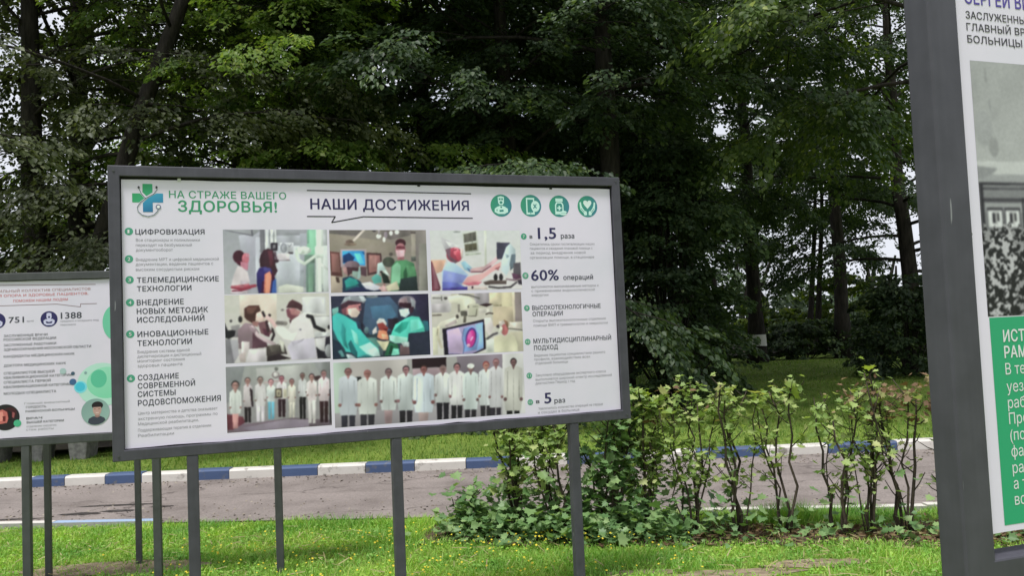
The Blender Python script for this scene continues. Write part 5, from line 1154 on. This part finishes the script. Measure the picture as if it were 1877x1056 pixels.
def person_ops(x, top, w_, bot, floor, skin, hair, coat=(206, 208, 214), legs=(46, 40, 52), hr=None, sh=None, cap=None, bare=False):
    """a small standing figure in a coat, in picture units"""
    h_ = bot - top; r_ = hr or w_ * .26; sh = sh or tuple(c - 26 for c in coat)
    o = []
    if bare: o += [('p', legs, [(x - w_ * .30, bot - 10), (x + w_ * .28, bot - 10), (x + w_ * .20, floor), (x - w_ * .22, floor)])]
    else: o += [('p', legs, [(x - w_ * .40, bot - 12), (x - w_ * .02, bot - 12), (x - w_ * .05, floor), (x - w_ * .36, floor)]), ('p', legs, [(x + w_ * .03, bot - 12), (x + w_ * .40, bot - 12), (x + w_ * .36, floor), (x + w_ * .06, floor)])]
    sy = top + r_ * 2.25
    o += [('p', skin, [(x - r_ * .5, sy - r_), (x + r_ * .5, sy - r_), (x + r_ * .45, sy + r_ * .4), (x - r_ * .45, sy + r_ * .4)]),
          ('p', coat, [(x - w_ * .50, sy + r_ * .7), (x - w_ * .22, sy - r_ * .05), (x + w_ * .22, sy - r_ * .05), (x + w_ * .50, sy + r_ * .7), (x + w_ * .54, sy + (bot - sy) * .65), (x + w_ * .44, bot), (x - w_ * .44, bot), (x - w_ * .54, sy + (bot - sy) * .65)]),
          ('p', sh, [(x + w_ * .30, sy + r_ * 1.4), (x + w_ * .36, sy + r_ * 1.4), (x + w_ * .37, sy + (bot - sy) * .72), (x + w_ * .31, sy + (bot - sy) * .72)]), ('p', sh, [(x - w_ * .36, sy + r_ * 1.4), (x - w_ * .31, sy + r_ * 1.4), (x - w_ * .32, sy + (bot - sy) * .72), (x - w_ * .37, sy + (bot - sy) * .72)]),
          ('p', skin, [(x - r_ * .5, sy - r_ * .1), (x + r_ * .5, sy - r_ * .1), (x, sy + r_ * 1.1)]), ('l', sh, w_ * .03, [(x, sy + r_), (x + w_ * .02, bot)]),
          ('e', tuple(c * .86 for c in skin), x - w_ * .46, sy + (bot - sy) * .74, w_ * .10, w_ * .10), ('e', tuple(c * .86 for c in skin), x + w_ * .46, sy + (bot - sy) * .74, w_ * .10, w_ * .10),
          ('e', hair, x, top + r_ * .95, r_ * 1.02, r_ * 1.1), ('e', skin, x, top + r_ * 1.25, r_ * .84, r_ * 1.0), ('l', tuple(c * .6 for c in skin), r_ * .22, [(x - r_ * .5, top + r_ * 1.1), (x + r_ * .5, top + r_ * 1.1)])]
    if cap: o += [('e', cap, x, top + r_ * .55, r_ * 1.1, r_ * .75)]
    return o


SK = (164, 126, 124); HR = (62, 46, 52)
DR['G'] = ([(70, 90), (1510, 38), (1530, 910), (85, 1005)], [
    ('gv', (158, 158, 160), (138, 132, 138)), ('p', (174, 172, 174), [(480, 120), (1240, 70), (1200, 420), (500, 420)]), ('p', (126, 126, 132), [(70, 90), (330, 70), (240, 500), (70, 600)]), ('p', (128, 128, 132), [(1270, 45), (1515, 38), (1520, 420), (1420, 300)]), ('p', (106, 92, 104), [(80, 900), (500, 860), (980, 800), (1525, 840), (1530, 910), (85, 1005)]), ('p', (134, 122, 138), [(300, 930), (900, 820), (1200, 830), (1200, 930), (400, 980)]), ('p', (96, 50, 62), [(80, 740), (300, 780), (330, 860), (160, 960), (85, 960)]), ('e', (112, 112, 110), 755, 132, 28, 26), ('e', (128, 116, 120), 745, 215, 52, 46), ('e', (196, 192, 194), 745, 208, 34, 32), ('l', (190, 160, 166), 12, [(590, 320), (740, 300), (900, 300)])]
    + person_ops(200, 290, 150, 740, 940, SK, (46, 42, 44), (200, 200, 202), (190, 140, 142), hr=52, bare=True) + person_ops(365, 245, 110, 650, 860, SK, (72, 62, 64), (204, 192, 200), (34, 26, 32), hr=40)
    + [('p', (44, 32, 40), [(390, 380), (430, 420), (440, 650), (415, 640)])] + person_ops(535, 235, 140, 640, 850, (150, 124, 122), (90, 82, 84), (206, 200, 206), (206, 196, 210), hr=42) + person_ops(680, 270, 110, 580, 820, (186, 140, 146), (96, 70, 80), (204, 208, 212), (108, 172, 200), hr=38)
    + person_ops(825, 225, 130, 545, 790, (150, 100, 110), (98, 72, 82), (214, 206, 214), (46, 26, 36), hr=38) + [('r', (74, 66, 60), 735, 400, 832, 530), ('r', (178, 168, 150), 755, 420, 815, 510), ('r', (96, 88, 80), 775, 445, 795, 490), ('r', (204, 196, 180), 845, 410, 900, 530)]
    + person_ops(965, 270, 105, 590, 800, (150, 112, 112), (86, 66, 70), (208, 200, 194), (208, 200, 194), hr=36) + person_ops(1115, 190, 110, 520, 820, (120, 92, 92), (92, 84, 82), (204, 202, 208), (26, 22, 26), hr=36) + person_ops(1245, 205, 135, 570, 880, SK, (64, 50, 54), (220, 206, 212), (208, 200, 204), hr=40)
    + [('p', (64, 46, 50), [(1270, 240), (1370, 230), (1380, 290), (1290, 300)])] + person_ops(1415, 160, 150, 580, 870, (150, 112, 116), (84, 74, 76), (216, 198, 208), (46, 26, 32), hr=42) + [('p', (60, 56, 62), [(1490, 420), (1525, 400), (1528, 880), (1490, 880)])])
hop = [('gv', (164, 160, 162), (134, 128, 136)), ('p', (172, 164, 166), [(611, 660), (740, 655), (740, 720), (611, 730)]), ('p', (166, 178, 172), [(611, 662), (640, 662), (645, 760), (613, 770)]), ('p', (142, 136, 144), [(612, 755), (958, 735), (964, 762), (614, 784)]), ('p', (206, 202, 206), [(915, 650), (960, 650), (966, 762), (918, 766)]), ('p', (132, 120, 134), [(830, 654), (917, 650), (918, 690), (836, 700)]),
       ('p', (36, 22, 30), [(749, 657), (811, 655), (811, 674), (749, 676)]), ('p', (28, 26, 32), [(648, 689), (659, 689), (662, 699), (654, 698)]), ('p', (170, 146, 158), [(750, 677), (812, 675), (812, 690), (750, 692)])]
for (px, tp, wd, bt, fl, sk, hr_, ct, lg, cp, br_) in (
        (637, 673, 31, 759, 781, (152, 108, 110), (92, 60, 66), (190, 192, 204), (46, 44, 56), None, 0), (670, 677, 32, 758, 780, (152, 106, 104), (140, 96, 98), (202, 202, 204), (50, 46, 56), None, 0), (707, 675, 28, 751, 776, (126, 98, 102), (80, 66, 74), (196, 198, 202), (150, 126, 132), None, 1), (738, 671, 30, 752, 776, (150, 108, 116), (46, 38, 46), (200, 204, 210), (36, 32, 40), None, 0), (770, 671, 36, 756, 774, (140, 92, 94), (70, 46, 46), (196, 202, 216), (172, 150, 152), None, 1),
        (805, 671, 29, 739, 771, (140, 110, 112), (112, 96, 98), (198, 198, 204), (30, 26, 36), None, 0), (831, 668, 27, 744, 769, (160, 112, 118), (44, 36, 42), (210, 206, 212), (32, 28, 36), None, 0), (857, 670, 28, 752, 768, (124, 96, 98), (80, 66, 70), (206, 212, 216), (38, 34, 42), (226, 224, 226), 0), (886, 666, 27, 745, 766, (164, 118, 112), (126, 60, 60), (204, 206, 212), (44, 40, 48), None, 0), (905, 661, 26, 749, 765, (150, 110, 114), (120, 84, 92), (192, 188, 196), (46, 40, 50), None, 0), (939, 661, 34, 755, 762, (110, 82, 86), (40, 32, 36), (186, 182, 180), (26, 24, 28), None, 0)):
    hop += person_ops(px, tp, wd, bt, fl, sk, hr_, ct, lg, hr=6.2, cap=cp, bare=bool(br_))
DR['H'] = ([(611, 662), (958, 651), (964, 759.7), (614, 782)], hop)
YP = PY - .0004
for k_, (nx_, ny_) in dict(A=(150, 95), B=(150, 95), C=(145, 95), D=(150, 98), E=(150, 95), F=(145, 95), G=(150, 96), H=(300, 98)).items():
    im = paint(DR[k_][0], DR[k_][1], nx_, ny_, 1, 4, ord(k_)) if k_ != 'H' else paint(DR[k_][0], DR[k_][1], nx_, ny_, 1, 0, 5)
    x0_, x1_, z0_, z1_ = PHOTO[k_]
    picture('photograph', (x0_, x1_, z0_, z1_), im, poster, YP)

# ---- left board, farther back
left = empty('information_board', (-3.2179, 5.55, 0), math.radians(12))
tag(left, 'left board with two round portraits and the figures 751 and 1388', 'sign')
frame_mesh(-.46, 1.90, .985, 2.121, .052, 0, .055).obj('frame', M_metal_b, left, bevel=.004)
for u in (.0, .797, 1.585):
    mb = MB(); mb.box(u - .025, u + .025, .002, .052, -.25, .9845); mb.obj('post', M_metal_b, left, bevel=.004)
for u, yy in ((-.02, .48), (.537, .66)):
    mb = MB(); mb.box(u - .02, u + .02, yy, yy + .04, -.25, 1.75); mb.obj('rear_post', M_metal_b, left, bevel=.003)
    mb = MB(); mb.tube([(u, yy + .005, 1.72), (u, .056, 2.09)], .014, 8); mb.obj('brace', M_metal_b, left)
lp = sheet('poster', [(-.409, 2.066), (1.849, 2.066), (1.849, 1.042), (-.409, 1.042)], .012, .004, M_poster, left, .001, 9)
mb = MB(); mb.box(-.4078, 1.8478, .024, .029, 1.0372, 2.0688); mb.obj('back_panel', M_black, left)
LY = .0114
def lg_(x, z): return x, z
lettering('title_lettering', [t_ for t_ in LEFT_TEXT if t_[5] in 'rp'], lp, LY)
for i_ in (0, 1): lettering('staff_count', [LEFT_TEXT[i_]], lp, LY)
lettering('paragraph', LEFT_TEXT[2:5], lp, LY)
for a_, b_ in ((8, 10), (10, 12), (12, 13), (13, 14), (14, 16), (16, 18), (18, 19)): lettering('staff_line', LEFT_TEXT[a_:b_], lp, LY)
for a_, b_ in ((19, 22), (22, 26)): lettering('portrait_caption', LEFT_TEXT[a_:b_], lp, LY)
q = stroke([(-.3, 2.046), (.44, 2.032)], .004) + stroke([(-.3, 1.908), (.2, 1.908), (.345, 1.884), (.346, 1.904), (.446, 1.903)], .0035)
flat_print('bubble_outline', [((128, 100, 106), p) for p in q], lp, LY, .00002)
for x_ in (.152, -.161):
    z_, r_ = 1.810, .052; nv = (48, 44, 92); wl = (196, 194, 222)
    P_ = lambda pts: [(x_ + a_ * r_, z_ + b_ * r_) for a_, b_ in pts]
    flat_print('icon', [(nv, ell(x_, z_, r_, n=36)), (wl, P_([(-.28, .72), (0, .82), (.28, .72), (.30, .2), (.15, -.05), (-.15, -.05), (-.3, .2)])), (nv, ell(x_, z_ + .25 * r_, .13 * r_)),
                        (wl, P_([(-.66, -.2), (-.4, .0), (.4, .0), (.66, -.2), (.6, -.6), (.3, -.78), (-.3, -.78), (-.6, -.6)])), (nv, P_([(-.4, -.25), (0, -.38), (.4, -.25), (.3, -.55), (-.3, -.55)]))], lp, LY, .0001)
gm = grad(.45, 1.38, .12, (150, 212, 186), (126, 204, 170), 0, -1)
flat_print('dot_pattern', [((176, 214, 202), ell(.47, 1.36, .155, .145, a0=0)), (gm, ell(.50, 1.372, .125, .105)), ((92, 184, 152), ell(.45, 1.40, .05, .06)), ((120, 206, 222), ell(.337, 1.35, .040)), ((72, 184, 212), ell(.335, 1.352, .030)), ((66, 98, 140), ell(.291, 1.387, .0213)), ((66, 88, 108), ell(.292, 1.443, .0123)), ((164, 186, 188), ell(.232, 1.461, .02)), ((130, 160, 162), ell(.37, 1.443, .009)), ((110, 190, 160), ell(.56, 1.772, .08, .118, n=36))], lp, LY - .0003, .0001)
px_, pz_, pr_ = .427, 1.181, .0875
P_ = lambda pts: [(px_ + a_ * pr_, pz_ + b_ * pr_) for a_, b_ in pts]
flat_print('portrait', [(grad(px_, pz_, pr_, (124, 152, 150), (150, 178, 174), .5, -.5), ell(px_, pz_, pr_, n=40)), ((62, 66, 80), P_([(-.55, -.78), (-.48, -.5), (-.2, -.34), (.35, -.34), (.62, -.48), (.70, -.66), (.5, -.84), (.2, -.96), (-.1, -.98), (-.35, -.92)])), ((150, 116, 112), P_([(-.02, -.1), (.28, -.1), (.3, -.36), (.1, -.44), (-.05, -.36)])), ((36, 30, 36), ell(px_ + .14 * pr_, pz_ + .48 * pr_, .40 * pr_, .30 * pr_)), ((184, 148, 142), ell(px_ + .12 * pr_, pz_ + .16 * pr_, .30 * pr_, .44 * pr_)), ((40, 32, 38), P_([(-.2, .52), (.1, .62), (.45, .52), (.42, .36), (-.16, .36)])), ((120, 84, 82), P_([(-.1, .24), (.02, .24), (.02, .2), (-.1, .2)])), ((120, 84, 82), P_([(.2, .24), (.34, .24), (.34, .2), (.2, .2)])), ((214, 190, 186), P_([(-.02, -.04), (.26, -.04), (.2, -.1), (.04, -.1)]))], lp, LY - .0014, .00012)
px_, pz_, pr_ = -.117, 1.178, .0845
flat_print('portrait', [((38, 36, 40), ell(px_, pz_, pr_, n=40)), ((62, 30, 36), ell(px_ + .3 * pr_, pz_ + .3 * pr_, .5 * pr_, .45 * pr_)), ((186, 104, 100), P_([(-.6, .5), (-.2, .62), (.12, .4), (.2, -.1), (.1, -.42), (-.4, -.5), (-.7, -.2)])), ((216, 140, 132), P_([(-.5, .4), (-.2, .46), (-.1, .0), (-.3, -.3), (-.55, -.1)])), ((106, 42, 44), P_([(-.2, .1), (.02, .1), (.0, -.3), (-.16, -.3)])), ((30, 28, 32), P_([(.15, .6), (.4, .4), (.45, -.3), (.2, -.2), (.26, .2)])), ((150, 84, 88), P_([(.5, .4), (.66, .3), (.6, -.1), (.48, .0)])), ((74, 168, 130), ell(px_ + .84 * pr_, pz_ - .5 * pr_, .27 * pr_))], lp, LY - .0002, .00012)

# ---- near board at the right
right = empty('information_board', (.9006, 1.75, 0), math.radians(19))
tag(right, 'nearest board at the right, black and white house picture over a green panel', 'sign')
RW = 1.70
frame_mesh(0, RW, 1.005, 2.53, .080, 0, .067).obj('frame', M_metal, right, bevel=.005)
for u in (.04, RW - .04):
    mb = MB(); mb.box(u - .0395, u + .0395, .0005, .0665, -.25, 1.0045); mb.obj('post', M_metal, right, bevel=.005)
RY = .020
rp = sheet('poster', [(.074, 2.455), (RW - .074, 2.455), (RW - .074, 1.131), (.074, 1.131)], RY, .004, M_poster, right, .0006, 12)
for z in (1.30, 2.30):     # cross rails that carry the panel
    mb = MB(); mb.box(.081, RW - .081, .030, .050, z - .02, z + .02); mb.obj('rail', M_metal, right)
for z in (1.765, 2.36):
    mb = MB(); mb.tube([(.0935, RY + .001, z), (.0935, RY - .003, z)], .0042, 12); mb.obj('screw', plain('dull_zinc', (.28, .28, .29), .45, .5), right)
TY = RY - .0006
lettering('title_lettering', [('СЕРГЕЙ ВИ', .124, 2.272, .190, .030, 'v', 1)], rp, TY)
lettering('caption', [('ЗАСЛУЖЕННЫЙ', .1243, 2.2385, .192, .0165, 'm', .6), ('ГЛАВНЫЙ ВРАЧ', .1243, 2.2120, .206, .0165, 'm', .6), ('БОЛЬНИЦЫ А', .1243, 2.1850, .188, .0165, 'm', .6)], rp, TY)
# black and white photograph of a house, drawn in millimetres
pw = (RW - .254) * 1000; ph = 558
ops = [('gv', (158, 158, 160), (172, 172, 174)), ('e', (154, 154, 156), 30, 60, 60, 80), ('e', (150, 150, 153), 26, 150, 26, 40), ('l', (128, 128, 130), 4, [(42, 16), (43, 46)]), ('l', (136, 136, 140), 5, [(48, 88), (50, 108)]), ('e', (140, 140, 142), 52, 190, 14, 22), ('p', (186, 186, 188), [(0, 222), (pw, 200), (pw, 270), (0, 262)]), ('p', (136, 136, 140), [(0, 232), (60, 236), (40, 250), (10, 262), (0, 262)]), ('p', (150, 150, 154), [(40, 250), (pw, 226), (pw, 262), (0, 266)]),
       ('p', (122, 122, 126), [(0, 268), (pw, 262), (pw, 400), (0, 400)]), ('l', (34, 32, 38), 5, [(4, 270), (pw, 262)]), ('l', (56, 54, 60), 4, [(8, 281), (pw, 274)]), ('l', (60, 58, 64), 8, [(14, 306), (pw, 300)]), ('r', (150, 150, 154), 16, 312, pw, 334), ('r', (34, 32, 38), 3, 272, 12, 372)]
for k_ in range(12):
    x_ = 22 + k_ * 118
    for dx in (0, 50):
        ops += [('r', (58, 56, 62), x_ + dx - 3, 322, x_ + dx + 43, 368), ('r', (206, 206, 210), x_ + dx, 328, x_ + dx + 40, 366), ('r', (36, 34, 40), x_ + dx + 12, 334, x_ + dx + 20, 356), ('r', (48, 46, 50), x_ + dx + 25, 334, x_ + dx + 31, 352), ('r', (150, 148, 150), x_ + dx + 21, 332, x_ + dx + 24, 360)]
    ops += [('r', (36, 34, 40), x_ + 100, 300, x_ + 106, 372)]
im = paint([(0, 0), (pw, 0), (pw, ph), (0, ph)], ops, 640, 260, 1, 0, 3, 0.0)
uu, vv = np.meshgrid(np.linspace(0, pw, 640), np.linspace(0, ph, 260))
fo = vnoise(uu / 10 + 3, vv / 8, 41) * .55 + vnoise(uu / 4.5, vv / 4 + 9, 42) * .45
lf = np.where(fo > .56, 176, np.where(fo > .49, 96, 24)).astype(float)
dark = vnoise(uu / 60, vv / 50, 43); lf *= np.where(dark > .55, 1.0, .8)
edge_ = 366 + 26 * (vnoise(uu / 9, vv / 30, 44) - .5)
mk = (vv > edge_)[..., None]
im = np.where(mk, lf[..., None] * np.array([1, .985, 1.02]), im)
im += 7 * (vnoise(uu / 3, vv / 3, 45)[..., None] - .5) * 2 + (vv < 225)[..., None] * 16 * (vnoise(uu / 34 + 2, vv / 60, 46)[..., None] - .5)
picture('photograph', (.127, RW - .127, 1.5875, 2.1455), np.clip(blur(im, 1), 6, 250), rp, RY - .0004)
flat_print('green_panel', [((44, 152, 108), [(.132, 1.145), (RW - .127, 1.145), (RW - .127, 1.585), (.130, 1.585)])], rp, RY - .0005)
gl = [('ИСТОРИЯ', 1.5318, 1), ('РАМЕНСКОЙ', 1.4972, 1), ('В течение', 1.4616, .2), ('уездная', 1.4240, .2), ('работала', 1.3894, .2), ('Прошло', 1.3556, .2), ('(построен', 1.3209, .2), ('фактически', 1.2861, .2), ('ранее', 1.2513, .2), ('а также', 1.2180, .2), ('восстановлена', 1.1845, .2)]
its = []
for s, z, wt in gl:
    V_, _ = text_arrays(s, wt); cap = .0255 if wt == 1 else .0245
    its.append((s, .1645, z, float(np.ptp(V_[:, 0])) * cap / .727 * (.84 if wt == 1 else .90), cap, 'w', wt))
lettering('history_text', its, rp, RY - .0011)
